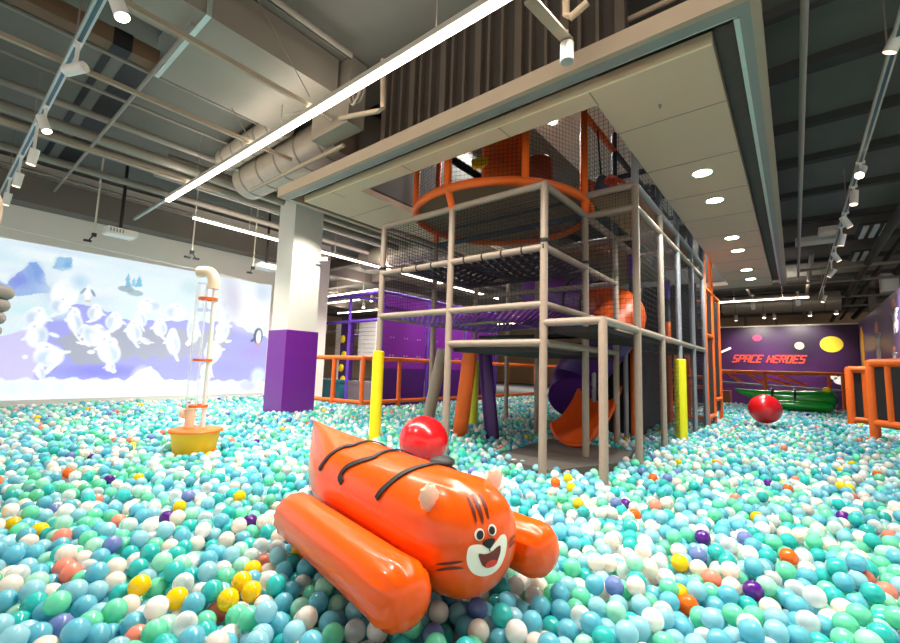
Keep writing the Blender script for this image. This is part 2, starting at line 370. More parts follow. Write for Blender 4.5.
for k in range(19):
    x = -4.05+k*.165; stm.bx(x, x+(.03 if k % 3 else .08), 3.44, 3.50, 3.78, CZ)
struct(stm.build('trim_studs', STUD))

# purple murals
MUR = bpy.data.materials.new('mural_purple'); MUR.use_nodes = True
def mural(m, c1, c2, scale):
    nt = m.node_tree; N = nt.nodes; L = nt.links; b = N['Principled BSDF']; b.inputs['Roughness'].default_value = .35
    tc = N.new('ShaderNodeTexCoord'); nz = N.new('ShaderNodeTexNoise'); nz.inputs['Scale'].default_value = scale; nz.inputs['Detail'].default_value = 3
    cr = N.new('ShaderNodeValToRGB'); cr.color_ramp.elements[0].position = .38; cr.color_ramp.elements[0].color = (*lin(c1), 1); cr.color_ramp.elements[1].position = .68; cr.color_ramp.elements[1].color = (*lin(c2), 1)
    L.new(tc.outputs['Object'], nz.inputs[0]); L.new(nz.outputs['Fac'], cr.inputs[0]); L.new(cr.outputs[0], b.inputs['Base Color'])
mural(MUR, (34, 14, 48), (66, 24, 80), .55)
MUR2 = bpy.data.materials.new('mural_violet'); MUR2.use_nodes = True; mural(MUR2, (66, 48, 104), (112, 84, 158), .8)
struct(MB().bx(-9.0, 2.2, 22, 22.15, FZ, 3.08).build('wall_mural', MUR))
struct(MB().bx(1.9, 2.05, 9.0, 22, FZ, 3.1).build('wall_right', MUR2))
struct(MB().bx(-8.0, 2.05, 21.96, 22.17, 3.08, 3.13).build('trim_mural_cap', WARMW))
def disc(name, X, Z, rx, rz, m, lab, Y=21.99, wall='back', lump=0, cat='wall decal'):
    b = MB(); pts = [(rx*math.cos(2*PI*k/36)*(1+lump*math.sin(5*2*PI*k/36)), rz*math.sin(2*PI*k/36)*(1+lump*math.sin(3*2*PI*k/36))) for k in range(36)]
    if wall == 'back': b.prism(pts, (X, 21.998, Z), (1, 0, 0), (0, 0, 1), (0, -1, 0), .012); l = (X, 22, Z)
    else: b.prism(pts, (1.898, Y, Z), (0, 1, 0), (0, 0, 1), (-1, 0, 0), .012); l = (1.9, Y, Z)
    return tag(b.build(name, m, loc=l), lab, cat)
PLY = mat('planet_yellow', (250, 220, 50), .5, var=.1, scale=2)
disc('planet_decal', 1.12, 2.33, .34, .31, PLY, 'big round yellow planet on the purple back mural', cat='wall decal')
disc('planet_decal', -1.2, 2.62, .16, .14, mat('planet_magenta', (176, 36, 96), .5, var=.1), 'small magenta planet on the purple back mural above the red lettering')
disc('planet_decal', .16, 2.28, .15, .15, mat('planet_cream', (206, 192, 160), .5, var=.2, scale=9), 'small cream cratered moon on the back mural left of the yellow planet')
disc('planet_decal', 0, 2.05, .50, .85, mat('planet_amber', (240, 180, 60), .5, var=.1), 'tall amber planet at the far end of the violet right wall', 21.0, 'right')
# "SPACE HEROES" lettering: stroke alphabet on a 4 x 6 grid
ST = {'S': [((4, 6), (0, 6)), ((0, 6), (0, 3)), ((0, 3), (4, 3)), ((4, 3), (4, 0)), ((4, 0), (0, 0))], 'P': [((0, 0), (0, 6)), ((0, 6), (4, 6)), ((4, 6), (4, 3)), ((4, 3), (0, 3))],
      'A': [((0, 0), (0, 6)), ((0, 6), (4, 6)), ((4, 6), (4, 0)), ((0, 3), (4, 3))], 'C': [((4, 6), (0, 6)), ((0, 6), (0, 0)), ((0, 0), (4, 0))],
      'E': [((4, 6), (0, 6)), ((0, 6), (0, 0)), ((0, 0), (4, 0)), ((0, 3), (3.5, 3))], 'H': [((0, 0), (0, 6)), ((4, 0), (4, 6)), ((0, 3), (4, 3))],
      'R': [((0, 0), (0, 6)), ((0, 6), (4, 6)), ((4, 6), (4, 3)), ((4, 3), (0, 3)), ((2, 3), (4, 0))], 'O': [((0, 0), (0, 6)), ((0, 6), (4, 6)), ((4, 6), (4, 0)), ((4, 0), (0, 0))]}
LET = mat('letter_red_orange', (226, 74, 52), .4, var=.05)
sg = thing('mural_lettering', 'slanted red orange SPACE HEROES lettering on the purple back mural', 'lettering', (-.95, 21.98, 1.62))
xx = -2.10
for ch in 'SPACE HEROES':
    if ch == ' ': xx += .14; continue
    b = MB()
    sc_ = .034; hh = .047
    for (x0, z0), (x1, z1) in ST[ch]:
        P = [Vector((xx+x*sc_+z*.018, 21.985, 1.60+z*hh)) for x, z in ((x0, z0), (x1, z1))]
        d = (P[1]-P[0]).normalized()*.02; b.bar(P[0]-d, P[1]+d, .02, .05, up=(0, 0, 1) if abs(z1-z0) < .1 else (1, 0, 0)) if abs(z1-z0) < .1 else b.bar(P[0], P[1], .02, .05, up=(1, 0, 0))
    b.build('letter', LET, sg); xx += .208
# pale space figures on the violet wall
FIG = mat('figure_white', (250, 244, 248), .5, var=.1)
def figure(Y, z, h, lab):
    t = thing('astronaut_decal', lab, 'wall decal', (1.9, Y, z))
    b = MB(); w = .46*h
    def el(cy, cz, ry, rz, mb): mb.prism([(ry*math.cos(2*PI*k/20), rz*math.sin(2*PI*k/20)) for k in range(20)], (1.898, Y+cy, z+cz), (0, 1, 0), (0, 0, 1), (-1, 0, 0), .012)
    el(0, 0, w*.8, .2*h, b); el(w*.5, .1*h, w*.7, .06*h, b); el(-w*.4, -.3*h, w*.3, .2*h, b); el(w*.4, -.28*h, w*.3, .2*h, b); el(-w*.8, .1*h, w*.5, .06*h, b)
    b.build('suit', FIG, t); c = MB(); el(0, .3*h, w*.65, .15*h, c); c.build('helmet', mat('helmet_rose', (226, 168, 150), .5, var=.2), t)
figure(17.4, 2.15, 1.25, 'white space figure on the violet right wall nearest its far end')
figure(14.45, 2.55, .9, 'white space figure with rosy helmet high on the violet right wall')
figure(14.9, 1.6, .55, 'small white space figure low on the violet right wall')
print('SETTING DONE')
# ------------------------------------------------------------------ climbing frame
R_ = .043
cf = thing('climbing_frame', 'tall grey and orange soft climbing frame with nets and decks in the ball pit', 'climbing frame', (-2.8, 6.5, FZ))
def seams(mb, p, q, r, mi=1):
    pass
def post(x, y, z0, z1, m=GREY, r=R_, name='post'):
    b = MB().tube([(x, y, z0), (x, y, z1-.02), (x, y, z1)], [r, r, r*.8], 14)
    return b.build(name, m, cf)
def rail(p, q, m=GREY, r=R_, name='rail'):
    return MB().tube([p, q], r*.97, 14).build(name, m, cf)
def clamp(x, y, z):
    pass
XA, XB, XC, XD = -4.66, -3.37, -2.07, -1.44
Y0, Y1, Y2, Y3, Y4, Y5 = 4.13, 5.30, 6.50, 7.65, 8.85, 10.05
for x in (XA, XB, XC): post(x, Y0, FZ, 3.07)
post(XD, Y0, FZ, 1.53)
for x, y in ((XA, Y1), (XC, Y1), (XA, Y2), (XB, Y2), (XC, Y2), (XA, Y3), (XC, Y3)): post(x, y, FZ, 3.05, GREY)
for y, t, m in ((Y1, 4.75, GREY), (Y2, 4.75, GREY), (Y3, 4.75, GREYB), (Y4, 4.75, GREYB), (Y5, 3.3, GREYB)): post(XD, y, FZ, 3.3, m); 
for y in (Y1, Y2, Y3, Y4, Y5): post(XD, y, 3.3, 4.75, DGREY if y > Y1 else GREYB)
# front block rails
for z in (3.04, 2.33, 1.70):
    rail((XA, Y0, z), (XB, Y0, z)); rail((XB, Y0, z), (XC, Y0, z))
    rail((XC, Y0, z), (XC, Y1, z)); rail((XA, Y0, z), (XA, Y1, z)); rail((XA, Y1, z), (XA, Y2, z)); rail((XC, Y1, z), (XC, Y2, z)); rail((XA, Y2, z), (XC, Y2, z))
    rail((XA, Y1, z), (XC, Y1, z), DGREY if z > 3 else GREY)
rail((XB, Y0, 1.29), (XC, Y0, 1.29)); rail((XC, Y0, 1.29), (XC, Y1, 1.29)); rail((XC, Y1, 1.29), (XC, Y2, 1.29)); rail((XB, Y0, 1.27), (XB, Y2, 1.27)); rail((XB, Y1, 1.27), (XC, Y1, 1.27)); rail((XA, Y2, 1.29), (XC, Y2, 1.29))
# side bay
rail((XC, Y0, 1.5), (XD, Y0, 1.5)); rail((XC, Y1, 1.47), (XD, Y1, 1.47))
for a, b in ((Y0, Y1), (Y1, Y2), (Y2, Y3), (Y3, Y4), (Y4, Y5)): rail((XD, a, 1.5), (XD, b, 1.5))
for z in (3.02, 3.30): rail((XC, Y1, z), (XD, Y1, z))
for a, b in ((Y1, Y2), (Y2, Y3), (Y3, Y4), (Y4, Y5)):
    rail((XD, a, 3.02), (XD, b, 3.02), GREY); rail((XD, a, 3.30), (XD, b, 3.30), GREYB)
    rail((XD, a, 3.95), (XD, b, 3.95), DGREY); rail((XC, a, 3.02), (XC, b, 3.02), GREY)
    rail((XC, a, 4.45), (XC, b, 4.45), ORANGE if a < 6 else DGREY)
for y in (Y2, Y3, Y4): rail((XC, y, 3.02), (XD, y, 3.02)); rail((XC, y, 4.0), (XD, y, 4.0), DGREY); post(XC, y, 3.05, 4.75, DGREY)
rail((XC, 6.2, 3.55), (XD-.05, 6.2, 3.62), DGREY)
# padded inner posts in three colours
for x, y in ((XC, 7.4), (-2.07, 9.9), (-2.07, 11.9)):
    post(x, y, FZ, 2.1, ORANGE, .06, 'padded_post'); post(x, y, 2.1, 2.6, DGREY, .06, 'padded_post'); post(x, y, 2.6, 3.0, PURPTUBE, .06, 'padded_post')
# orange end of the frame
for y, t in ((10.25, 4.75), (11.25, 4.75), (12.3, 2.88)): post(XD, y, FZ, t, ORANGE)
for y in (10.25, 11.25, 12.3): post(-2.4, y, FZ, 2.9, ORANGE)
rail((XD, 10.25, 2.85), (XD, 11.25, 2.85), ORANGE); rail((XD, 11.25, 2.85), (XD, 12.3, 2.85), ORANGE)
rail((XD, 10.25, 1.85), (XD, 11.25, 1.85), ORANGE); rail((XD, 10.25, .12), (XD, 11.25, .12), ORANGE); rail((XD, 11.25, .45), (XD, 12.3, .45), ORANGE); rail((XD, 10.25, .12), (-2.4, 10.25, .12), ORANGE); rail((XD, 10.25, .95), (-2.4, 10.25, .95), ORANGE); rail((XD, 10.25, .75), (-2.4, 10.25, .75), ORANGE); rail((XD, 10.25, 1.5), (-2.4, 10.25, 1.5), ORANGE); rail((XD, 12.3, 2.85), (-2.4, 12.3, 2.85), ORANGE)
for y in (10.32, 11.32): MB().bx(XD-.02, XD, y, y+.86, .18, 1.8 if y < 11 else 2.75).build('side_mat', CAVE, cf)
MB().bx(XD-.02, XD, 10.32, 11.18, 1.92, 2.78).build('side_mat', CAVE, cf)
# coloured sleeves on posts
def sleeve(x, y, z0, z1, m, r=.082):
    b = MB().lathe([(r*.8, z0), (r, z0+.01), (r, z1-.015), (r-.02, z1), (R_, z1)], (x, y, 0), 20); b.build('padding_sleeve', m, cf)['label'] = ('yellow' if m is YELLOW else 'lime yellow')+' padding sleeve at the foot of a post'
sleeve(XA, Y0, FZ, 1.20, YELLOW); sleeve(XD, Y3, FZ, 1.24, mat('acid_yellow', (232, 226, 20), .45, var=.04), .09); sleeve(XA, Y2, FZ, 1.15, LIME, .085)
# leaning punch rollers under the net
for p, q, r, m, n in (((-4.80, 5.3, FZ), (-4.43, 5.3, 1.28), .098, GREY, 'grey'), ((-4.07, 5.3, FZ), (-3.88, 5.3, 1.27), .115, ORANGE, 'orange'), ((-3.62, 5.6, FZ), (-3.83, 5.6, 1.27), .11, PURPLED, 'purple')):
    MB().tube([p, q], r, 20).build('leaning_roller', m, cf)['label'] = n+' leaning padded roller'
# nets
for x0, x1 in ((XA, XB), (XB, XC)):
    for z0, z1 in ((1.72, 2.31), (2.35, 3.02)): MB().net((x0+.04, Y0, z0), (x1-x0-.08, 0, 0), (0, 0, z1-z0), .05, .0045).build('safety_net', NET, cf)
    MB().net((x0, Y0+.05, 3.03), (x1-x0, 0, 0), (0, Y2-Y0-.1, 0), .075, .0045).build('roof_net', NET, cf)
for z0, z1 in ((1.72, 2.31), (2.35, 3.02)):
    MB().net((XC, Y0+.04, z0), (0, Y1-Y0-.08, 0), (0, 0, z1-z0), .05, .0045).build('safety_net', NET, cf)
    MB().net((XA, Y0+.04, z0), (0, Y2-Y0-.08, 0), (0, 0, z1-z0), .05, .0045).build('safety_net', NET, cf)
    MB().net((XA, Y2, z0), (XC-XA, 0, 0), (0, 0, z1-z0), .06, .0045).build('safety_net', NET, cf)
MB().net((XC, Y1, 3.05), (XD-XC, 0, 0), (0, 0, .24), .04, .004).build('safety_net', NET, cf)
MB().net((XC, Y1, 3.33), (XD-XC, 0, 0), (0, 0, 1.3), .06, .005).build('safety_net', NET, cf)
for a, b in ((Y1, Y2), (Y2, Y3), (Y3, Y4), (Y4, Y5)):
    MB().net((XD, a, 3.33), (0, b-a, 0), (0, 0, 1.3), .07, .005).build('safety_net', NET, cf)
    MB().net((XC, a, 3.33), (0, b-a, 0), (0, 0, 1.1), .07, .005).build('safety_net', NET, cf)
    MB().net((XD, a, 1.55), (0, b-a, 0), (0, 0, 1.42), .07, .005).build('safety_net', NET, cf)
    MB().net((XD, a, .0), (0, b-a, 0), (0, 0, 1.45), .06, .005).build('safety_net', NET, cf)
MB().net((XC, Y1, 1.6), (XD-XC, 0, 0), (0, 0, 1.35), .06, .005).build('safety_net', NET, cf)
MB().net((XC-1.5, 8.9, 3.3), (2.1, 0, 0), (0, 0, 1.6), .07, .006).build('safety_net', NET, cf)
# woven floors: diagonal straps of the net floor, square webbing of the upper floor
def sag(x, y, x0, x1, y0, y1, z, d): return z-d*math.sin(PI*(x-x0)/(x1-x0))*math.sin(PI*(y-y0)/(y1-y0))
def strap(mb, pts, w, t=.006):
    for a, b in zip(pts[:-1], pts[1:]): mb.bar(a, b, w, t)
def woven(x0, x1, y0, y1, z, step, w, d, diag, name, m, lab):
    b = MB(); cx, cy = (x0+x1)/2, (y0+y1)/2
    if diag:
        L_ = (x1-x0)+(y1-y0); k = -L_
        while k < L_:
            for s_ in (1, -1):
                # line y = s*x + c clipped to the bay
                c = cy-s_*cx+k*.75; pts = []
                for i in range(9):
                    x = x0+(x1-x0)*i/8; y = s_*x+c
                    xa = x
                    pts.append((xa, y))
                lo, hi = (y0-c)/s_, (y1-c)/s_
                if lo > hi: lo, hi = hi, lo
                lo, hi = max(lo, x0), min(hi, x1)
                if hi-lo > .05:
                    P = [(lo+(hi-lo)*i/5, s_*(lo+(hi-lo)*i/5)+c) for i in range(6)]
                    strap(b, [(x, y, sag(x, y, x0, x1, y0, y1, z+(.004*s_), d)) for x, y in P], w)
            k += step
    else:
        n = round((x1-x0)/step)
        for i in range(n+1):
            x = x0+(x1-x0)*i/n; strap(b, [(x, y0+(y1-y0)*j/6, sag(x, y0+(y1-y0)*j/6, x0, x1, y0, y1, z, d)) for j in range(7)], w)
        n = round((y1-y0)/step)
        for i in range(n+1):
            y = y0+(y1-y0)*i/n; strap(b, [(x0+(x1-x0)*j/6, y, sag(x0+(x1-x0)*j/6, y, x0, x1, y0, y1, z-.008, d)) for j in range(7)], w)
    b.build(name, m, cf)['label'] = lab
for x0, x1 in ((XA, XB), (XB, XC)):
    for a, b in ((Y0, Y1), (Y1, Y2)):
        woven(x0+.05, x1-.05, a+.05, b-.05, 1.70, .13, .034, .10, True, 'net_floor', mat('purple_strap', (120, 50, 168), .5, var=.15, scale=9), 'purple lattice net floor')
woven(XB-.85, XB-.03, Y0+.05, Y1+.3, 2.33, .125, .08, .10, False, 'webbing_floor', BLACK, 'black webbing floor with gaps')
woven(XB+.03, XC-.05, Y0+.05, Y1+.3, 2.33, .125, .08, .13, False, 'webbing_floor', BLACK, 'black webbing floor with gaps')
for i in range(9):
    x = XB-.85+i*.27
    if abs(x-XB) > .06: MB().tube([(x+.008, Y0, 2.33), (x-.008, Y0, 2.33)], R_+.006, 14).build('tie_strap', BLACK, cf)
for x, y in ((XC, Y0), (XA, Y0), (XC, Y1)): MB().tube([(x, y, 2.385), (x, y, 2.42)], R_+.012, 14).build('clamp', CLAMP, cf)
# round upper deck with guard ring, posts, net and central drum
RC = Vector((-3.37, 5.30, 0)); RR = 1.29
MB().lathe([(.01, 3.29), (RR-.02, 3.29), (RR-.02, 3.34), (.01, 3.34)], RC, 40).build('round_deck', DECKW, cf)
for k in range(3):
    y = 4.6+k*.7; MB().bar((RC.x-1.05, y, 3.275), (RC.x+1.05, y, 3.275), .03, .03).build('deck_joist', DGREY, cf)
MB().tube([(RC.x+RR*math.cos(2*PI*k/48), RC.y+RR*math.sin(2*PI*k/48), 3.27) for k in range(48)], .055, 14, closed=True).build('guard_ring', ORANGE, cf)
ring = [(RC.x+RR*math.cos(k*PI/4), RC.y+RR*math.sin(k*PI/4)) for k in range(8)]
for k, (x, y) in enumerate(ring): post(x, y, 3.24 if k != 4 else 3.05, 4.75, ORANGE, .048)
MB().tube([(XB, Y0, 3.04), (XB, RC.y-RR+.01, 3.28)], .048, 14).build('post', ORANGE, cf)
MB().tube([(XC, Y1, 3.0), (XC, Y1, 3.3)], .05, 14).build('post', ORANGE, cf)
for k in range(8):
    p, q = ring[k], ring[(k+1) % 8]; MB().net((p[0], p[1], 3.32), (q[0]-p[0], q[1]-p[1], 0), (0, 0, 1.0), .055, .005).build('safety_net', NET, cf)
dr = MB().lathe([(.31, 3.34), (.33, 3.36), (.33, 4.78), (.31, 4.8)], (-3.42, 5.40, 0), 32).build('padded_drum', ORANGE, cf)
MB().ell(tuple(AY(490, 164, 5.0)), (.13, .07, .08)).build('hand_grip', YELLOW, dr) if False else None
MB().lathe([(.19, 3.34), (.2, 3.36), (.2, 4.1), (.17, 4.13)], (-2.85, 5.5, 0), 24).build('padded_drum', mat('brown_foam', (150, 66, 24), .5, var=.08), cf)['label'] = 'small brown padded drum'
g = MB().box((-3.62, 5.08, 4.12), (.26, .1, .12), .3); g.build('hand_grip', YELLOW, cf)['label'] = 'yellow hand grip on the drum'
# decks of the tall bay
MB().bx(XC+.03, XD-.03, Y1+.05, Y5, 3.315, 3.37).build('deck', PURPLE, cf)['label'] = 'purple deck edge'
MB().bx(XC+.03, XD-.03, Y1+.05, Y5, 3.26, 3.31).build('deck', DECKW, cf)
MB().bx(XC-2.4, XC, 6.7, 9.9, 3.0, 3.08).build('deck', DECKW, cf)
MB().bx(XC-2.0, XC, 6.6, 9.9, 1.45, 1.52).build('deck', DECKW, cf)
MB().bx(XC, XD-.02, Y1+.05, Y5, 1.4, 1.45).build('deck', CAVE, cf)
# black mats closing the lower side bay
MB().bx(-2.13, -2.10, 7.4, 9.95, FZ, 1.38).build('side_mat', CAVE, cf)
MB().bx(XC+.04, XD-.04, Y0+.05, Y1, 1.40, 1.45).build('deck', CAVE, cf)  # deck added to block the downlights and darken the side bay
MB().bx(XB+.04, XC-.04, Y0+.06, Y2, 1.19, 1.24).build('deck', CAVE, cf)
MB().bx(XA+.06, XC-.04, Y2+.04, 8.9, 1.55, 1.6).build('deck', CAVE, cf)  # deck added overhead to keep the downlights off the inner area
MB().bx(-3.3, -2.13, 7.72, 7.76, FZ, 1.42).build('side_mat', CAVE, cf)
MB().bx(-2.75, -2.35, 6.9, 6.93, FZ, 1.3).build('side_mat', CAVE, cf)
MB().bx(-2.6, XD-.1, 10.0, 10.04, 1.5, 2.9).build('side_mat', CAVE, cf)
post(XC, 6.95, FZ, 1.45, GREYB, .035); post(-2.5, 6.75, FZ, 1.45, GREYB, .035)
# tube slide winding down to the pit
def arc(pts, n=10):
    P = [Vector(p) for p in pts]; P = [P[0]*2-P[1]]+P+[P[-1]*2-P[-2]]; out = []
    for i in range(1, len(P)-2):
        for k in range(n):
            t = k/n; a, b, c, d = P[i-1], P[i], P[i+1], P[i+2]
            out.append(.5*((2*b)+(c-a)*t+(2*a-5*b+4*c-d)*t*t+(3*b-a-3*c+d)*t**3))
    return out+[P[-2]]
path = arc([(-4.4, 8.3, 2.75), (-3.3, 8.05, 2.45), (-2.75, 7.75, 2.25), (-2.25, 7.25, 1.95), (-2.3, 6.95, 1.62), (-2.6, 7.0, 1.25), (-2.95, 7.15, .85), (-2.85, 6.75, .55)])
n1, n2 = 20, 40
for a, b, m, l in ((0, n1, PURPLE, 'purple'), (n1, n2, mat('slide_orange', (212, 84, 16), .4, var=.08), 'orange'), (n2, len(path)-1, PURPLED, 'dark purple')):
    MB().tube(path[a:b+1], .40, 24).build('slide_tube', m, cf)['label'] = l+' section of the tube slide'
for i in (n1, n2, 10): MB().tube([path[i]-(path[i+1]-path[i]).normalized()*.02, path[i]+(path[i+1]-path[i]).normalized()*.02], .43, 24).build('tube_flange', CLAMP, cf)
# orange open chute at the bottom
ch = MB(); cp = arc([(-2.40, 6.75, .56), (-2.40, 6.4, .28), (-2.42, 6.05, .08), (-2.44, 5.75, .02)], 5); sec = 13
vs = []; fs = []
for i, p in enumerate(cp):
    for lay, rr in ((0, .34), (1, .305)):
        for k in range(sec):
            g = PI*(1.02+.96*k/(sec-1)) if True else 0
            vs.append((p.x+rr*1.0*math.cos(g), p.y+.0, p.z+.25+rr*.9*math.sin(g)))
nrow = 2*sec
for i in range(len(cp)-1):
    for k in range(sec-1):
        a = i*nrow+k; fs.append((a, a+1, a+1+nrow, a+nrow)); b = a+sec; fs.append((b, b+nrow, b+1+nrow, b+1))
    for k in (0, sec-1): a = i*nrow+k; fs.append((a, a+nrow, a+nrow+sec, a+sec))
for i in (0, len(cp)-1):
    for k in range(sec-1): a = i*nrow+k; fs.append((a, a+sec, a+sec+1, a+1))
ch.add(vs, fs, 0, True); ch.build('slide_chute', MATS['slide_orange'], cf)['label'] = 'orange open chute at the foot of the slide'
# dark landing pad
MB().prism([(-2.85, 4.42), (-2.06, 4.28), (-1.62, 5.3), (-1.75, 6.2), (-3.0, 6.2), (-2.95, 5.2)], (0, 0, FZ), (1, 0, 0), (0, 1, 0), (0, 0, 1), FZ*-1-.05).build('landing_pad', PADG, cf)['label'] = 'dark grey landing pad'
# toy hanging inside the upper bay
tc_ = Vector((-2.02, 5.78, 3.62))
tt = thing('hanging_toy', 'dark hanging toy with orange finger-like arms on the upper purple deck', 'toy', (-2.02, 5.78, 3.40))
MB().tube([(-2.05, 5.72, 4.42), tuple(tc_+Vector((0, 0, .1)))], .012, 8).build('rope', BLACK, tt)
MB().ell(tc_, (.11, .11, .15)).build('body', DGREY, tt)
for k in range(7):
    a = -.6+k*.75; d = Vector((math.cos(a), math.sin(a), 0)); MB().tube([tc_+d*.06+Vector((0, 0, -.02)), tc_+d*.2+Vector((0, 0, .04)), tc_+d*.32+Vector((0, 0, -.03))], [.04, .036, .02], 10).build('arm', mat('toy_orange', (206, 84, 40), .6, var=.1), tt)
for k in range(2): MB().tube([tc_+Vector((-.05+.1*k, -.02, -.1)), tc_+Vector((-.06+.12*k, -.05, -.22))], [.035, .03], 10).build('leg', mat('toy_orange', (206, 84, 40), .6), tt)

# ------------------------------------------------------------------ barriers
def barrier(name, lab, pts, h, z0=FZ, posts=None, r=.05, low=.08, m=ORANGE, panel=None, bars=0, cat='barrier'):
    t = thing(name, lab, cat, (pts[0][0], pts[0][1], z0))
    for (x, y) in (posts or pts): MB().tube([(x, y, z0), (x, y, h), (x, y, h+r*.8)], [r, r, r*.7], 14).build('post', m, t)
    for (a, b) in zip(pts[:-1], pts[1:]):
        MB().tube([(*a, h), (*b, h)], r, 14).build('rail', m, t)
        if low is not None: MB().tube([(*a, low), (*b, low)], r*.9, 14).build('rail', m, t)
        A = Vector((*a, 0)); B = Vector((*b, 0))
        if panel: MB().bar(A+(B-A)*.03+Vector((0, 0, (h+(low or z0))/2)), A+(B-A)*.97+Vector((0, 0, (h+(low or z0))/2)), .03, h-(low or z0)-r*1.5).build('panel', panel, t)
        for k in range(bars):
            p = A+(B-A)*(k+1)/(bars+1); MB().tube([p+Vector((0, 0, low or z0)), p+Vector((0, 0, h))], r*.75, 12).build('bar', m, t)
    return t
barrier('padded_barrier', 'orange padded barrier turning a corner beside the white and purple column', [(-9.93, 6.54), (-8.18, 6.77), (-8.09, 8.9), (-8.05, 11.2), (-8.0, 15.3), (-2.6, 15.4)], 1.15, posts=[(-9.93, 6.54), (-9.15, 6.64), (-8.18, 6.77), (-8.12, 7.95), (-8.09, 9.3), (-8.05, 11.2), (-8.0, 13.2), (-8.0, 15.3), (-6.4, 15.3), (-4.6, 15.35), (-2.6, 15.4)], r=.055)
barrier('padded_barrier', 'long orange padded rail below the red orange lettering of the back mural', [(-2.7, 19), (1.2, 19)], 1.16, posts=[(-2.7, 19), tuple(AY(765, 380, 19)[:2]), (1.2, 19)], r=.06, low=None)
MB().tube([(-2.7, 19, .78), (1.2, 19, .62)], .04, 10).build('rail', GREYB, bpy.data.objects['padded_barrier.001'])
barrier('padded_barrier', 'farther thick orange padded barrier with black panels at the right edge of the pit', [(.99, 14.0), (1.80, 14.0)], 1.24, posts=[(.99, 14.0), (1.80, 14.0)], r=.08, low=.06, panel=CAVE, bars=2)
barrier('padded_barrier', 'nearest thick orange padded barrier with black panels at the right photo edge', [(1.04, 10.6), (1.82, 9.7)], 1.30, posts=[(1.04, 10.6), (1.82, 9.7)], r=.075, low=.26, panel=CAVE, bars=3)
tb = thing('sloping_frame', 'orange sloping bars of a ramp frame behind the far orange rail', 'ramp frame', (-1, 20, FZ))
for a, b in (((729, 374), (744.5, 384.5)), ((748, 374), (763, 383)), ((766.5, 378), (791, 385.5)), ((776.5, 375), (806.5, 385.5))):
    MB().tube([AY(*a, 20), AY(*b, 20)], .05, 10).build('bar', ORANGE, tb)
MB().tube([(-2.4, 20, 1.12), (.9, 20, 1.15)], .05, 10).build('bar', ORANGE, tb)
for x in (-2.4, .9): MB().tube([(x, 20, FZ), (x, 20, 1.15)], .05, 10).build('post', ORANGE, tb)
dc = MB()
for (cx, cz, rx, rz) in ((0, 0, .22, .16), (.22, .06, .14, .14), (-.2, .12, .1, .1), (.1, .2, .1, .08)): dc.prism([(cx+rx*math.cos(2*PI*k/20), cz+rz*math.sin(2*PI*k/20)) for k in range(20)], (1.33, 22, .95), (1, 0, 0), (0, 0, 1), (0, -1, 0), .012)
tag(dc.build('cloud_decal', FIG, loc=(1.33, 22, .95)), 'white cloud shaped decal low on the back mural near its right end', 'wall decal')
tag(MB().bar((-2.62, 21.97, 1.95), (-2.14, 21.97, 2.2), .05, .09).build('beam_decal', FIG, loc=(-2.4, 21.97, 2.05)), 'short white slanted bar on the back mural left of the lettering', 'wall decal')
tag(MB().bx(-2.9, -2.0, 19.6, 20.3, FZ, .42).build('brown_block', mat('block_brown', (150, 84, 60), .6, var=.1), loc=(-2.4, 20, FZ)), 'low brown block at the left end of the far rail', 'block')

# ------------------------------------------------------------------ purple play frame behind the barrier
pf = thing('purple_play_frame', 'purple play frame with bolted wall panels behind the orange barrier', 'play frame', (-10, 9, FZ))
def pt(p, q, r=.05, m=PURPTUBE, n='rail'): MB().tube([p, q], r, 12).build(n, m, pf)
for p in ((-11.1, 8.55), (-9.55, 8.55), (-9.55, 10.6), (-9.55, 12.7), (-9.55, 14.8), (-13.2, 8.55)): pt((*p, FZ), (*p, 3.22), n='post')
pt((-13.4, 8.55, 3.2), (-9.55, 8.55, 3.2)); pt((-9.55, 8.55, 3.2), (-9.55, 14.8, 3.2)); pt((-11.1, 8.55, 3.2), (-11.1, 14.8, 3.2)); pt((-13.2, 8.55, 2.35), (-9.55, 8.55, 2.35)); pt((-13.4, 10.5, 2.1), (-9.6, 10.5, 2.1)); pt((-13.4, 12.5, 2.3), (-9.6, 12.5, 2.3))
BOLT = mat('bolt_steel', (190, 180, 190), .4, .3, var=0)
for y in (8.6, 10.65, 12.75):
    w = MB().bx(-9.63, -9.59, y, y+1.95, .9, 3.14).build('wall_panel', PURPLE, pf)
    b = MB()
    for i in range(3):
        for z in (1.3, 1.85, 2.4): b.tube([(-9.59, y+.35+.6*i, z), (-9.575, y+.35+.6*i, z)], .022, 8); b.tube([(-9.59, y+.47+.6*i, z), (-9.575, y+.47+.6*i, z)], .022, 8)
    b.build('bolts', BOLT, w)
    MB().bx(-9.63, -9.59, y, y+1.95, FZ, .9).build('wall_panel', PURPLED, pf)
pt((-9.57, 8.7, 2.75), (-9.57, 14.6, 2.75), .04, PURPLED)
for nm, x0, x1, lab in (('slatted_board', -13.05, -12.15, 'white slatted board inside the purple frame nearest the column'), ('slatted_board', -11.75, -10.85, 'white slatted board inside the purple frame next to the purple wall')):
    c = MB()
    for k in range(9): c.bx(x0, x1, 9.46, 9.54-.0, 1.28+k*.14, 1.28+k*.14+.125)
    c.bx(x0+.05, x0+.1, 9.54, 9.58, FZ, 2.5); c.bx(x1-.1, x1-.05, 9.54, 9.58, FZ, 2.5)
    tag(c.build(nm, WHITEP, loc=((x0+x1)/2, 9.5, FZ)), lab, 'board')
hc = thing('climbing_column', 'dark purple climbing column with round yellow grips seen through the barrier', 'climbing column', (-12.2, 9.3, FZ))
MB().bx(-12.4, -11.98, 9.2, 9.45, FZ, 2.6).build('column_body', PURPLED, hc)
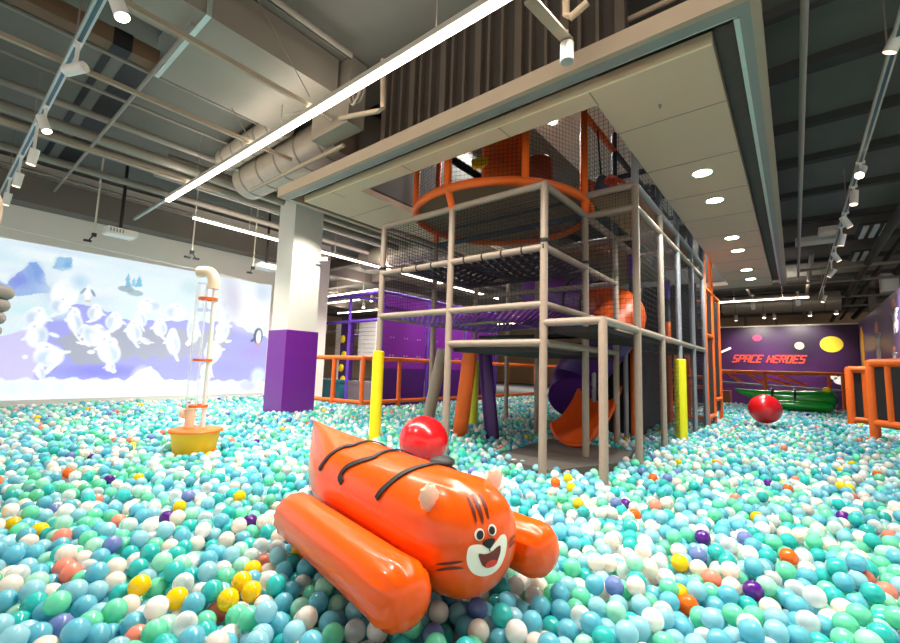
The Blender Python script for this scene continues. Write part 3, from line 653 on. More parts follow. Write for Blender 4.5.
for k, z in enumerate((.45, .85, 1.3, 1.85)): MB().ell((-12.19+.06*(-1)**k, 9.18, z), (.13, .07, .14), 14, 8).build('grip', YELLOW, hc)
tag(MB().bx(-11.6, -9.7, 8.9, 9.3, FZ, .35).box((-10.6, 9.1, .40), (1.9, .42, .1)).build('padded_bench', mat('bench_grey', (120, 112, 120), .5, var=.1), loc=(-10.6, 9.1, FZ)), 'low grey padded bench behind the orange barrier', 'bench')
tag(MB().bx(-13.0, -11.7, 8.75, 9.1, FZ, .38).box((-12.35, 8.9, .42), (1.35, .4, .08)).build('padded_bench', mat('bench_teal', (40, 110, 130), .5, var=.1), loc=(-12.35, 8.9, FZ)), 'low teal padded bench behind the orange barrier beside the column', 'bench')
bal = thing('balcony_railing', 'beige balcony with white railing far behind the purple frame', 'balcony', (-20, 20, 2.2))
MB().bx(-29, -13, 20, 20.3, 2.3, 3.3).build('fascia', mat('balcony_beige', (190, 168, 140), .7, var=.1), bal)
for z in (3.45, 4.1): MB().bx(-29, -13, 19.95, 20.05, z, z+.09).build('rail', WHITEP, bal)
for k in range(9): MB().bx(-28.9+k*1.9, -28.8+k*1.9, 19.97, 20.05, 3.3, 4.15).build('post', WHITEP, bal)

# ------------------------------------------------------------------ ball launcher columns, red balls, green float
CREAMP = mat('cream_pipe', (238, 214, 186), .4, var=.03)
def launcher(x, y, lab, coil=False):
    t = thing('ball_launcher', lab, 'ball launcher', (x, y, FZ))
    tubm = MB().lathe([(.19, FZ), (.235, .02), (.255, .14), (.255, .155)], (x, y, 0), 32).build('tub', mat('tub_yellow', (246, 196, 20), .4, var=.04), t)
    MB().lathe([(.245, .155), (.285, .16), (.285, .175), (.27, .19), (.05, .20)], (x, y, 0), 32).build('tub_lid', ORANGE, t)
    px_, py_ = x+.045, y+.05; qx, qy = x-.05, y-.06
    MB().tube([(px_, py_, .2), (px_, py_, 2.0)], .026, 14).build('return_pipe', WHITEP, t)
    MB().lathe([(.05, .2), (.05, .40), (.062, .41), (.062, .46)], (qx, qy, 0), 20).build('collar', CREAMP, t)
    MB().ell((qx-.06, qy-.05, .36), (.05, .05, .06), 14, 8).build('blower', CREAMP, t)
    MB().tube([(qx, qy, .46), (qx, qy, 1.92)], .062, 20).build('clear_tube', ACRYL, t)
    for z in (.45, .99, 1.73): MB().lathe([(.08, z-.015), (.105, z-.015), (.105, z+.015), (.08, z+.015), (.08, z-.015)], (x, y, 0), 24, caps=False).build('ring', ORANGE, t)
    el = arc([(px_-.02, py_-.02, 1.86), (px_-.02, py_-.02, 1.98), (px_-.07, py_-.05, 2.06), (px_-.2, py_-.12, 2.07)], 6)
    MB().tube(el, .068, 18).build('elbow', CREAMP, t)
    return t
launcher(-5.52, 2.12, 'clear ball launcher tube on a yellow tub standing before the projected picture')
l2 = launcher(-4.128, .145, 'ball launcher with stacked grey coil at the left edge of the pit', True)
for k in range(5):
    z = 1.40-k*.085; r = .17-.012*k; cxk, cyk = -4.128, .145
    MB().tube([(cxk+r*math.cos(2*PI*i/28), cyk+r*math.sin(2*PI*i/28), z) for i in range(28)], .045, 12, closed=True).build('coil', mat('coil_grey', (150, 146, 140), .6, var=.15, scale=40, bump=.2), l2)
BALLS_X = []           # (centre, radius) of the big balls
def big_ball(c, r, lab):
    b = MB().ell(c, (r, r, r), 48, 28)
    o = thing('exercise_ball', lab, 'ball', (c[0], c[1], c[2]-r)); b.build('ball_body', RED, o)
    MB().tube([(c[0]+.02*r, c[1]-.1*r, c[2]+r*.992), (c[0]+.02*r, c[1]-.1*r, c[2]+r*1.02)], .02, 12).build('valve', RED, o)
    BALLS_X.append((c, r))
big_ball(tuple(AY(423.5, 441, 3.45)), .262, 'shiny red exercise ball behind the orange tiger float')
big_ball(tuple(AY(765, 409, 11.3)), .30, 'shiny red exercise ball in front of the green float')
gf = thing('inflatable_float', 'long green inflatable float with black handles lying on the balls', 'inflatable', (-.4, 17.4, 0))
gp = [(-1.62, .56, .03), (-1.5, .52, .07), (-1.2, .43, .14), (-.8, .37, .21), (-.3, .34, .25), (.3, .34, .28), (.72, .35, .30), (.88, .35, .25), (.96, .35, .12), (.97, .35, .02)]
MB().tube([(x, 17.5, z) for x, z, r in gp], [r for _, _, r in gp], 24).build('body', GREEN, gf)
for s_ in (-1, 1):
    gs = [(-1.0, .15, .02), (-.95, .15, .08), (-.8, .15, .14), (.6, .15, .15), (.8, .15, .11), (.86, .15, .02)]
    MB().tube([(x, 17.5+s_*.36, z) for x, z, r in gs], [r for _, _, r in gs], 18).build('side_tube', GREEN, gf)
for x in (-.62, -.05): MB().tube([(x, 17.5+.29*math.cos(a), .34+.31*math.sin(a)) for a in [PI*(.25+.75*i/10) for i in range(11)]], .028, 8).build('handle', BLK, gf)
MB().ell((.72, 17.35, .66), (.11, .08, .09), 14, 8).build('crest', YELLOW, gf)

# ------------------------------------------------------------------ tiger float
TC = np.array([-1.03, 1.57, 0.0]); TU = np.array([-.975, .222, 0.0]); TU /= np.linalg.norm(TU); TN = np.array([-TU[1], TU[0], 0])*-1
ZC = .258; RB = .25
UF = -.045
def brad(u):
    if u < .2: q = min(1, max(0, (.2-u)/(.2-UF))); return RB*(1-q**2.4)**(1/2.4)
    return RB
def bsec(u):                        # half width, half height, centre height
    r = brad(u)
    if u < 1.25: return r, r, ZC
    t = min(1, (u-1.25)/.78); s_ = t**1.5
    return RB*(1-s_)+.012*s_, RB+.022*s_, ZC+.014*s_
tg = thing('inflatable_tiger', 'orange inflatable tiger float with smiling face lying on the ball pit', 'inflatable', tuple(TC+TU*.9))
us = [UF+d_ for d_ in (.0001, .001, .004, .009, .017, .029, .045, .065, .09, .115, .14, .17, .2, .23, .265)]+[.22+.06*i for i in range(1, 31)]+[2.03]
SEG = 72; vs = []; fs = []
for u in us:
    w, h, zc = bsec(u)
    for k in range(SEG):
        g = 2*PI*k/SEG
        wr = 1+.026*math.sin(19*g+1.3*math.sin(3*g))*math.exp(-((u-.17)/.06)**2)+.012*math.sin(23*g)*math.exp(-((u-1.95)/.1)**2)
        p = TC+TU*u+TN*(w*math.cos(g)*wr); vs.append((p[0], p[1], zc+h*math.sin(g)*wr))
for i in range(len(us)-1):
    for k in range(SEG): l = (k+1) % SEG; fs.append((i*SEG+k, i*SEG+l, (i+1)*SEG+l, (i+1)*SEG+k))
b = MB().add(vs, fs, 0, True); b.f.append(tuple(range(SEG))); b.m.append(0); b.sm.append(True); b.f.append(tuple(reversed(range(len(vs)-SEG, len(vs))))); b.m.append(0); b.sm.append(False)
body = b.build('body', ORVIN, tg, sharp=60)
def tinside(p):
    d = p-TC; u = d@TU
    if u < UF or u > 2.03: return False
    w, h, zc = bsec(u)
    return w > 1e-5 and ((d@TN)/w)**2+((p[2]-zc)/h)**2 <= 1
def tnorm(p):
    e_ = 1e-3
    def F(q):
        d = q-TC; w, h, zc = bsec(max(UF+.0005, d@TU)); return math.sqrt(((d@TN)/max(w, 1e-4))**2+((q[2]-zc)/max(h, 1e-4))**2)
    g = np.array([F(p+np.array(v)*e_)-F(p-np.array(v)*e_) for v in ((1, 0, 0), (0, 1, 0), (0, 0, 1))]); return g/np.linalg.norm(g)
def tsurf(x, y, off=.003):          # where the measured face point lies on the vinyl skin
    d = ray(x, y); d = d/np.linalg.norm(d); t = .9
    while t < 4 and not tinside(CAM+d*t): t += .01
    if t >= 4: return None
    a, b_ = t-.01, t
    for _ in range(22):
        m_ = (a+b_)/2
        if tinside(CAM+d*m_): b_ = m_
        else: a = m_
    p = CAM+d*b_; return p+tnorm(p)*off
def decal(name, pts, m, parent, off=.003, sc=4.2875, o=(400, 460), rings=4):
    P = [(o[0]+x/sc, o[1]+y/sc) for x, y in pts]
    if len(P) < 16:                 # smooth the outline
        Q = []
        n = len(P)
        for i in range(n):
            a, b_, c, d = P[i-1], P[i], P[(i+1) % n], P[(i+2) % n]
            for k in range(4):
                t = k/4; Q.append(tuple(.5*((2*b_[j])+(c[j]-a[j])*t+(2*a[j]-5*b_[j]+4*c[j]-d[j])*t*t+(3*b_[j]-a[j]-3*c[j]+d[j])*t**3) for j in range(2)))
        P = Q
    cx = sum(p[0] for p in P)/len(P); cy = sum(p[1] for p in P)/len(P)
    c = tsurf(cx, cy, off)
    if c is None: return None
    vs = [c]; n = len(P); fs = []
    for r in range(1, rings+1):
        for (x, y) in P:
            q = tsurf(cx+(x-cx)*r/rings, cy+(y-cy)*r/rings, off)
            vs.append(q if q is not None else c)
    for i in range(n): fs.append((0, 1+i, 1+(i+1) % n))
    for r in range(rings-1):
        for i in range(n): a = 1+r*n; j = (i+1) % n; fs.append((a+i, a+n+i, a+n+j, a+j))
    return MB().add(vs, fs, 0, True).build(name, m, parent)
def oval(cx, cy, rx, ry, rot=0): return [(cx+rx*math.cos(g)*math.cos(rot)-ry*math.sin(g)*math.sin(rot), cy+rx*math.cos(g)*math.sin(rot)+ry*math.sin(g)*math.cos(rot)) for g in [2*PI*k/24 for k in range(24)]]
def lens(x0, y0, x1, y1, w, bend=0):
    d = np.array([x1-x0, y1-y0], float); n = np.array([-d[1], d[0]])/np.linalg.norm(d); o = []
    for k in range(11): t = k/10; o.append(np.array([x0, y0])+d*t+n*(w*math.sin(PI*t)**.7/2+bend*math.sin(PI*t)))
    for k in range(9, 0, -1): t = k/10; o.append(np.array([x0, y0])+d*t+n*(-w*math.sin(PI*t)**.7/2+bend*math.sin(PI*t)))
    return [tuple(p) for p in o]
mz = decal('muzzle', [(300, 368), (345, 362), (382, 378), (408, 350), (430, 322), (448, 320), (456, 345), (450, 398), (430, 450), (395, 485), (350, 497), (310, 482), (288, 445), (286, 402)], CREAM, tg, .003, rings=6)
mo = decal('mouth', [(334, 402), (360, 402), (385, 394), (408, 378), (426, 366), (424, 402), (410, 438), (378, 460), (350, 448)], DKRED, mz or tg, .005)
decal('tongue', oval(388, 441, 27, 14, -.45), TONGUE, mz or tg, .0065)
for a, p in ((oval(339, 319, 21, 27, .1), oval(341, 321, 14.5, 20, .1)), (oval(393, 299, 18, 25, -.1), oval(391, 301, 12.5, 18, -.1))):
    e1 = decal('eye', a, CREAM, tg, .0035); decal('pupil', p, INK, e1 or tg, .0055)
decal('nose', [(350, 357), (366, 340), (392, 334), (403, 338), (400, 354), (380, 379)], INK, tg, .006)
decal('nose_line', lens(378, 372, 383, 394, 5), INK, tg, .006)
for l_ in ((285, 150, 328, 272, 13, -6), (305, 138, 357, 278, 17, -7), (335, 138, 381, 258, 13, -6)): decal('stripe', lens(*l_), STRIPE, tg, .003)
for l_ in ((150, 446, 275, 432, 12, 3), (150, 474, 275, 463, 13, -5), (462, 358, 494, 318, 8, 0), (462, 378, 494, 342, 8, 0)): decal('whisker', lens(*l_), STRIPE, tg, .003)
def surf(u, g, off=0):
    w, h, zc = bsec(u); p = TC+TU*u+TN*((w+off)*math.cos(g)); p[2] = zc+(h+off)*math.sin(g); return p
ep = tsurf(432, 503, 0); eu = float((ep-TC)@TU); eg = math.atan2(ep[2]-ZC, float((ep-TC)@TN))
for g in (eg, PI-eg+.12):
    u0 = eu; base = surf(u0, g, .0); nn = np.array([TN[0]*math.cos(g), TN[1]*math.cos(g), math.sin(g)]); nn = nn*.85+np.array([0, 0, .45]); nn /= np.linalg.norm(nn); tt_ = np.cross(nn, TU); tt_ /= np.linalg.norm(tt_)
    vs = []; fs = []; NR, NS = 14, 26
    for i in range(NR+1):
        t = PI*i/NR
        for k in range(NS):
            q = 2*PI*k/NS; rr = 1+.09*math.sin(17*q)*math.sin(t)**2
            vs.append(base+nn*(.028+.058*math.sin(t)*math.sin(q)*rr)+tt_*(.05*math.sin(t)*math.cos(q)*rr)+TU*(.02*math.cos(t)))
    for i in range(NR):
        for k in range(NS): l = (k+1) % NS; fs.append((i*NS+k, i*NS+l, (i+1)*NS+l, (i+1)*NS+k))
    MB().add(vs, fs, 0, True).build('ear', EAR, tg)['label'] = 'pale pink ruffled ear'
def handle(pts):
    s_ = [tsurf(260+x/2.797, 413+y/2.797, .006) for x, y in pts]; s_ = [p for p in s_ if p is not None]
    d = s_[-1]-TC; u = d@TU; w, h, zc = bsec(u); g0 = math.atan2((s_[-1][2]-zc)/h, (d@TN)/w)
    g = g0-.15
    while g > .35: s_.append(surf(u, g, .008)); g -= .15
    P = arc(s_, 4); vs = []; fs = []
    for i, p in enumerate(P):
        q = np.array(p); t = np.array(P[min(i+1, len(P)-1)]-P[max(i-1, 0)]); t /= np.linalg.norm(t); n = tnorm(q); s2 = np.cross(n, t)*.017
        for a_ in (q-s2+n*.004, q+s2+n*.004, q+s2-n*.002, q-s2-n*.002): vs.append(a_)
    for i in range(len(P)-1):
        for k in range(4): l = (k+1) % 4; fs.append((i*4+k, i*4+l, i*4+4+l, i*4+4+k))
    MB().add(vs, fs, 0, False).build('handle_strap', BLACK, tg)['label'] = 'black webbing handle strap'
handle([(168, 160), (178, 142), (203, 114), (238, 95), (262, 92)])
handle([(232, 195), (226, 178), (240, 156), (270, 140), (318, 126)])
handle([(328, 240), (345, 216), (390, 178), (430, 158), (468, 148)])
MB().ell(tuple(surf(.50, math.radians(62), .02)), (.07, .07, .03), 16, 8).build('handle_pad', BLACK, tg)
RT_ = .136
RTT = .126
def side_tube(s_, u0, u1, za, zb):
    RT_ = RTT
    us_ = [u0+.0, u0+.004, u0+.015, u0+.035, u0+.06, u0+.09, u0+.13, u0+.2]+[u0+.2+(u1-u0-.4)*k/14 for k in range(1, 15)]+[u1-.13, u1-.09, u1-.06, u1-.035, u1-.015, u1-.004, u1]
    vs = []; fs = []; SG = 48; off = s_*(-.375)
    for u in us_:
        e_ = min(u-u0, u1-u); r = RT_*(1-max(0, 1-e_/.12)**2.6)**(1/2.6); r = max(r, .012)
        for k in range(SG):
            g = 2*PI*k/SG; wr = 1+.045*math.sin(15*g+.8*math.sin(2*g))*math.exp(-((e_-.09)/.05)**2)
            p = TC+TU*u+TN*(off+r*math.cos(g)*wr); vs.append((p[0], p[1], za+(zb-za)*(u-u0)/(u1-u0)+r*math.sin(g)*wr))
    for i in range(len(us_)-1):
        for k in range(SG): l = (k+1) % SG; fs.append((i*SG+k, i*SG+l, (i+1)*SG+l, (i+1)*SG+k))
    b = MB().add(vs, fs, 0, True)
    for st, rv in ((0, False), (len(vs)-SG, True)): f = tuple(range(st, st+SG)); b.f.append(tuple(reversed(f)) if rv else f); b.m.append(0); b.sm.append(True)
    b.build('side_tube', ORVIN, tg, sharp=70)
side_tube(1, -.01, 1.33, .145, .105); side_tube(-1, -.03, 1.33, .145, .12)

# ------------------------------------------------------------------ the balls
D = .09; RBALL = D/2
def pack(L, nlayers=3.3):
    n = int(L*L/(D*D)*nlayers*.80); cell = D; nc = int(L/cell); cs = L/nc; grid = {}; out = []
    rng = random.Random(5)
    def sup(x, y, best=0.0):
        ix, iy = int(x/cs), int(y/cs); z = 0.0
        for dx in (-1, 0, 1):
            for dy in (-1, 0, 1):
                for (bx_, by_, bz_) in grid.get(((ix+dx) % nc, (iy+dy) % nc), ()):
                    ex = abs(bx_-x); ey = abs(by_-y)
                    if ex > L/2: ex = L-ex
                    if ey > L/2: ey = L-ey
                    q = D*D-ex*ex-ey*ey
                    if q > 0:
                        v = bz_+math.sqrt(q)
                        if v > z: z = v
        return z
    dirs = [(math.cos(k*PI/3), math.sin(k*PI/3)) for k in range(6)]
    for _ in range(n):
        best = None
        for _t in range(4):
            x, y = rng.random()*L, rng.random()*L; z = sup(x, y)
            if best is None or z < best[2]: best = (x, y, z)
        x, y, z = best; st = D*.35
        for _i in range(14):
            moved = False
            for dx, dy in dirs:
                x2, y2 = (x+dx*st) % L, (y+dy*st) % L; z2 = sup(x2, y2)
                if z2 < z-1e-5: x, y, z = x2, y2, z2; moved = True
            if not moved: st *= .55
        g = (int(x/cs) % nc, int(y/cs) % nc); grid.setdefault(g, []).append((x, y, z))
        if len(grid[g]) > 5: grid[g].pop(0)
        out.append((x, y, z))
    return np.array(out)
LP = 3.0
patch = pack(LP)
zs = np.sort(patch[:, 2]); ztop = np.percentile(zs, 93)
patch = patch[patch[:, 2] > ztop-1.75*D]; patch[:, 2] += -RBALL-ztop+.006
pts = []
for ix in range(-5, 2):
    for iy in range(-1, 8):
        q = patch.copy(); q[:, 0] += ix*LP; q[:, 1] += iy*LP; pts.append(q)
pts = np.concatenate(pts)
# gentle swells of the surface
def swell(x, y): return .018*np.sin(x*1.7+.6*y)+.014*np.sin(y*2.1-x*.8)+.03*np.exp(-((x+.9)**2+(y-6.8)**2)/1.6)
pts[:, 2] += swell(pts[:, 0], pts[:, 1])
x, y, z = pts.T
px, py, pw = proj(pts)
keep = (pw > .25) & (px > -260) & (px < 1160) & (py < 900) & (py > 300)
keep |= (np.hypot(x, y-.8) < 1.4) & (y > .1)
keep &= (x > -11.95) & (x < 1.84) & (y < 18.85)
keep &= ~((y > 6.62+.13*(x+9.5)) & (x < -8.12))
keep &= ~((y > 15.2) & (x < -2.5))
keep &= ~((x > 1.0) & (np.abs(y-(10.6-(x-1.04)*1.154)) < .09)) & ~((x > .95) & (np.abs(y-14) < .1))
keep &= ~((np.abs(x+2.115) < .06) & (y > 7.35) & (y < 10))
def cyl(cx, cy, r, zt=9):
    global keep; keep &= ~((np.hypot(x-cx, y-cy) < r+RBALL*.9) & (z < zt))
def caps(p, q, r):
    global keep; p = np.array(p); q = np.array(q); d = q-p; t = np.clip(((pts-p)@d)/(d@d), 0, 1)
    keep &= np.linalg.norm(pts-(p+t[:, None]*d), axis=1) > r+RBALL*.92
def rect(a, b_, c, d_):
    global keep; keep &= ~((x > a-RBALL) & (x < b_+RBALL) & (y > c-RBALL) & (y < d_+RBALL))
for q in ((XA, Y0), (XA, Y2), (XD, Y3)): cyl(*q, .085)
for q in ((XB, Y0), (XC, Y0), (XD, Y0), (XA, Y1), (XC, Y1), (XB, Y2), (XC, Y2), (XA, Y3), (XC, Y3), (XD, Y1), (XD, Y2), (XD, Y4), (XD, Y5), (XD, 10.25), (XD, 11.25), (XD, 12.3), (-2.4, 10.25), (-2.4, 11.25), (-2.4, 12.3), (-2.07, 11.9), (XC, 6.95), (-2.5, 6.75)): cyl(*q, R_)
cyl(1.04, 10.6, .075); cyl(.99, 14.0, .08)
caps((-4.80, 5.3, FZ), (-4.43, 5.3, 1.28), .098); caps((-4.07, 5.3, FZ), (-3.88, 5.3, 1.3), .115); caps((-3.62, 5.6, FZ), (-3.83, 5.6, 1.3), .11)
rect(px0-e if False else -8.755, -8.045, 4.625, 5.375); cyl(-5.52, 2.12, .27); cyl(-4.128, .145, .27)
for c, r in BALLS_X: caps(c, (c[0], c[1], c[2]+.01), r)
caps(TC+TU*.1+np.array([0, 0, ZC]), TC+TU*1.85+np.array([0, 0, ZC]), RB)
for s_, zz in ((1, .135), (-1, .145)): caps(TC+TU*.05-TN*.385*s_+np.array([0, 0, zz]), TC+TU*1.33-TN*.385*s_+np.array([0, 0, zz]), RT_)
caps((-1.0, 17.5, .4), (.75, 17.5, .35), .28)
for s_ in (-1, 1): caps((-.8, 17.5+.36*s_, .15), (.7, 17.5+.36*s_, .15), .15)
# the landing pad stays clear of balls
keep &= ~((x > -2.95) & (x < -1.62) & (y > 4.50) & (y < 6.25) & (y > 4.42-(x+2.85)*.18+.05))
caps((-2.3, 6.65, .6), (-2.34, 5.7, .4), .36)
pts = pts[keep]; x, y, z = pts.T; px, py, pw = proj(pts); N = len(pts)
PAL = {'sky blue': (112, 204, 226), 'light blue': (160, 222, 236), 'turquoise': (58, 206, 204), 'mint green': (122, 232, 194), 'pale mint': (178, 240, 218), 'pearl white': (246, 238, 228), 'white': (252, 250, 248), 'clear': (226, 236, 236),
       'yellow': (252, 220, 8), 'orange': (250, 122, 24), 'purple': (98, 34, 150), 'salmon pink': (252, 156, 134), 'slate lilac': (124, 148, 208)}
keys = list(PAL); pr = [.225, .165, .12, .13, .075, .135, .06, .085, .006, .003, .003, .008, .012]; pr = np.array(pr)/sum(pr)
col = np.random.choice(len(keys), N, p=pr)
# z-buffer of the nearest balls to learn which show largest
near = np.where((pw < 4.6) & (px > -20) & (px < 920) & (py < 670) & (py > 380))[0]
H, W = 643, 900; zb = np.full((H, W), 1e9); idb = np.full((H, W), -1)
def disc_z(c, r, i):
    a, b_, w = proj(c)
    rp = r*FPX/w; x0, x1, y0, y1 = max(0, int(a-rp)), min(W-1, int(a+rp)+1), max(0, int(b_-rp)), min(H-1, int(b_+rp)+1)
    if x1 <= x0 or y1 <= y0: return
    gx, gy = np.meshgrid(np.arange(x0, x1+1), np.arange(y0, y1+1)); d2 = ((gx-a)**2+(gy-b_)**2)/(rp*rp)
    dz = w-r*np.sqrt(np.clip(1-d2, 0, 1)); s = zb[y0:y1+1, x0:x1+1]; m = (d2 < 1) & (dz < s); s[m] = dz[m]; idb[y0:y1+1, x0:x1+1][m] = i
for k in range(80): disc_z(TC+TU*(.1+1.75*k/79)+np.array([0, 0, ZC]), RB, -2)
for s_, zz in ((1, .135), (-1, .145)):
    for k in range(80): disc_z(TC+TU*(.05+1.28*k/79)-TN*.385*s_+np.array([0, 0, zz]), RT_, -2)
for i in near: disc_z(pts[i], RBALL, i)
cnt = np.bincount(idb[idb >= 0].ravel(), minlength=N)
order = np.argsort(-cnt)[:300]; single = set(int(i) for i in order if cnt[i] > 0)
# odd coloured balls where the photograph shows them
odd = {'yellow': [(232, 588), (243, 601), (229, 606), (178, 602), (135, 592), (256, 569), (182, 509), (239, 502), (132, 450), (137, 477), (7, 520), (43, 527), (207, 450), (673, 562), (677, 592), (753, 520), (587, 502), (714, 464), (771, 463), (837, 488), (852, 461), (571, 492), (571, 483), (290, 545), (160, 412)],
       'salmon pink': [(59, 577), (77, 567), (61, 533), (116, 522), (98, 502), (266, 554), (123, 640), (113, 443), (713, 571), (852, 499), (653, 505), (871, 581), (898, 585), (735, 499), (723, 458), (894, 538), (222, 620)],
       'orange': [(71, 475), (213, 448), (689, 602), (792, 555), (654, 483), (783, 487), (630, 517), (557, 481)],
       'purple': [(163, 510), (110, 475), (253, 518), (92, 456), (11, 446), (626, 509), (709, 538), (760, 598), (764, 488), (844, 513)],
       'slate lilac': [(59, 630), (53, 504), (112, 543), (188, 492), (614, 587), (694, 545), (747, 536), (670, 481), (426, 626), (474, 608), (615, 501)]}
rare = [keys.index(k) for k in odd]
m_ = np.isin(col, rare) & (pw < 4.2); col[m_] = np.random.choice(8, m_.sum(), p=pr[:8]/pr[:8].sum())
taken = set()
for k, L_ in odd.items():
    for (a, b_) in L_:
        ok = np.where(cnt > .5*PI*(RBALL*FPX/pw)**2)[0] if b_ > 470 else np.arange(N)
        d = np.hypot(px[ok]-a, py[ok]-b_)+(0 if b_ > 470 else 8)*np.maximum(0, -z[ok]-RBALL)/D
        i = next(int(j) for j in ok[np.argsort(d)[:60]] if int(j) not in taken); taken.add(i); col[i] = keys.index(k)
LC = np.array([lin(PAL[k]) for k in keys])
def ico(sub):
    bm = bmesh.new(); bmesh.ops.create_icosphere(bm, subdivisions=sub, radius=RBALL); v = np.array([q.co[:] for q in bm.verts]); f = np.array([[q.index for q in p.verts] for p in bm.faces]); bm.free(); return v, f
i1, i2 = ico(2), ico(3)
rest = np.array([i for i in range(N) if i not in single])
V, F, MI, CC = [], [], [], []; off = 0
for lod, sel in ((i2, rest[pw[rest] < 3.0]), (i1, rest[pw[rest] >= 3.0])):
    v, f = lod; k = len(sel)
    V.append((pts[sel][:, None, :]+v[None]).reshape(-1, 3)); F.append((f[None]+(off+np.arange(k)*len(v))[:, None, None]).reshape(-1, 3)); off += k*len(v)
    MI.append(np.repeat((col[sel] == 7).astype(np.int32), len(f)))
    cj = LC[col[sel]]*np.random.uniform(.82, 1.12, (k, 1)); CC.append(np.repeat(np.clip(cj, 0, 1), len(v), 0))
V = np.concatenate(V); F = np.concatenate(F); MI = np.concatenate(MI); CC = np.concatenate(CC)
me = bpy.data.meshes.new('pit_balls'); me.vertices.add(len(V)); me.vertices.foreach_set('co', V.astype(np.float32).ravel())
me.loops.add(F.size); me.loops.foreach_set('vertex_index', F.astype(np.int32).ravel()); me.polygons.add(len(F)); me.polygons.foreach_set('loop_start', np.arange(0, F.size, 3, dtype=np.int32))
me.update(calc_edges=True); me.polygons.foreach_set('use_smooth', np.ones(len(F), bool)); me.polygons.foreach_set('material_index', MI)
a = me.color_attributes.new('ball', 'FLOAT_COLOR', 'POINT'); a.data.foreach_set('color', np.concatenate([CC, np.ones((len(CC), 1))], 1).astype(np.float32).ravel())
me.materials.append(attr_mat('ball_plastic', 'ball', .17, transl=.34, coat=.6)); me.materials.append(attr_mat('ball_clear', 'ball', .15, clear=True))
o = bpy.data.objects.new('pit_balls', me); C.objects.link(o); o['kind'] = 'stuff'; o['label'] = 'thousands of pastel plastic balls filling the pit beyond the nearest rows'; o['category'] = 'plastic balls'
print('BALLS', N, len(V))
# the three hundred that show largest
BM = {}
def ball_mat(k):
    if k not in BM:
        m = bpy.data.materials.new('ball_'+k.replace(' ', '_')); m.use_nodes = True; nt = m.node_tree; b = nt.nodes['Principled BSDF']
        b.inputs['Base Color'].default_value = (*lin(PAL[k]), 1); b.inputs['Roughness'].default_value = .17 if k != 'clear' else .12; b.inputs['Coat Weight'].default_value = .6; b.inputs['Coat Roughness'].default_value = .1
        finish(m, b, k == 'clear', 0 if k == 'clear' else .34); BM[k] = m
    return BM[k]
BMESH = {}
def zone(i):
    if px[i] < 150: return 'in the left foreground corner'
    if px[i] < 300: return 'left of the tiger float in the foreground'
    if px[i] < 560: return 'in front of the tiger float'
    if px[i] < 730: return 'right of the tiger float in the foreground'
    return 'in the right foreground corner'
groups = {}
for i in sorted(single): groups.setdefault((keys[col[i]], zone(i)), []).append(i)
for (k, zn), L_ in groups.items():
    if k not in BMESH:
        v, f = i2; mm = bpy.data.meshes.new('plastic_ball'); mm.from_pydata(v.tolist(), [], f.tolist()); mm.polygons.foreach_set('use_smooth', [True]*len(f)); mm.materials.append(ball_mat(k)); BMESH[k] = mm
    L_.sort(key=lambda i: (pw[i]))
    for j, i in enumerate(L_):
        o = bpy.data.objects.new('plastic_ball', BMESH[k]); C.objects.link(o); o.location = pts[i]
        small = len(L_) <= 3
        if len(L_) == 1: lab = f'only {k} plastic ball lying large {zn}'
        elif small: lab = f'{k} plastic ball {zn}, ' + ([['nearer of the pair'], ['farther of the pair']] if len(L_) == 2 else [['nearest of three'], ['middle of three'], ['farthest of three']])[j][0]
        else: lab = f'{k} plastic ball in the nearest rows {zn}'
        o['label'] = lab; o['category'] = 'ball'; o['group'] = 'nearest plastic balls of the pit'

# ------------------------------------------------------------------ ceiling equipment
def pipe_y(px_, py_, zz, y0, y1, r, m=PIPE, lab='', name='ceiling_pipe', cat='pipe', seg=12):
    X = G(px_, py_, zz)[0]; return tag(MB().tube([(X, y0, zz), (X, y1, zz)], r, seg).build(name, m, loc=(X, (y0+y1)/2, zz)), lab, cat)
def pipe_x(px_, py_, zz, x0, x1, r, m=PIPE, lab='', name='ceiling_pipe', cat='pipe', seg=12):
    Y = G(px_, py_, zz)[1]; return tag(MB().tube([(x0, Y, zz), (x1, Y, zz)], r, seg).build(name, m, loc=((x0+x1)/2, Y, zz)), lab, cat)
# linear lights
def led(name_lab, p, q, w=.06, tray=None, upf=.4):
    mid = (Vector(p)+Vector(q))/2; t = thing('linear_light', name_lab, 'light', tuple(mid))
    up_ = Vector((0, 0, .05)); MB().bar(Vector(p)+up_, Vector(q)+up_, w+.03, .06).build('housing', WARMW, t)
    MB().bar(p, q, w, .04).build('diffuser', LED, t)
    if tray: MB().bar(Vector(p)+up_, Vector(tray)+up_, w*.8, .05).build('unlit_track', ALU, t)
    d = (Vector(q)-Vector(p)); L_ = d.length; n = max(2, int(L_/2.2))
    for k in range(n): c = Vector(p)+d*(k+.5)/n; MB().tube([c+Vector((0, 0, .08)), (c.x, c.y, CZ-.004)], .006, 6).build('suspension_wire', PIPE, t)
    ld = bpy.data.lights.new('linear_lamp', 'AREA'); ld.shape = 'RECTANGLE'; ld.size = L_; ld.size_y = w; ld.energy = POW*L_; ld.spread = math.radians(118); ld.color = (1, .90, .78)
    lo = bpy.data.objects.new('linear_lamp', ld); C.objects.link(lo); lo.location = mid+Vector((0, 0, -.035)); lo.rotation_euler = (0, 0, math.atan2(d.y, d.x))
    l2 = bpy.data.objects.new('added_ceiling_fill', ld.copy()); l2.data.energy = POW*L_*upf; l2.data.spread = PI; C.objects.link(l2); l2.location = mid+Vector((0, 0, .09)); l2.rotation_euler = (PI, 0, math.atan2(d.y, d.x))  # upward fill added above each fixture to brighten the ceiling
    return t
POW = 31; UPF = .12
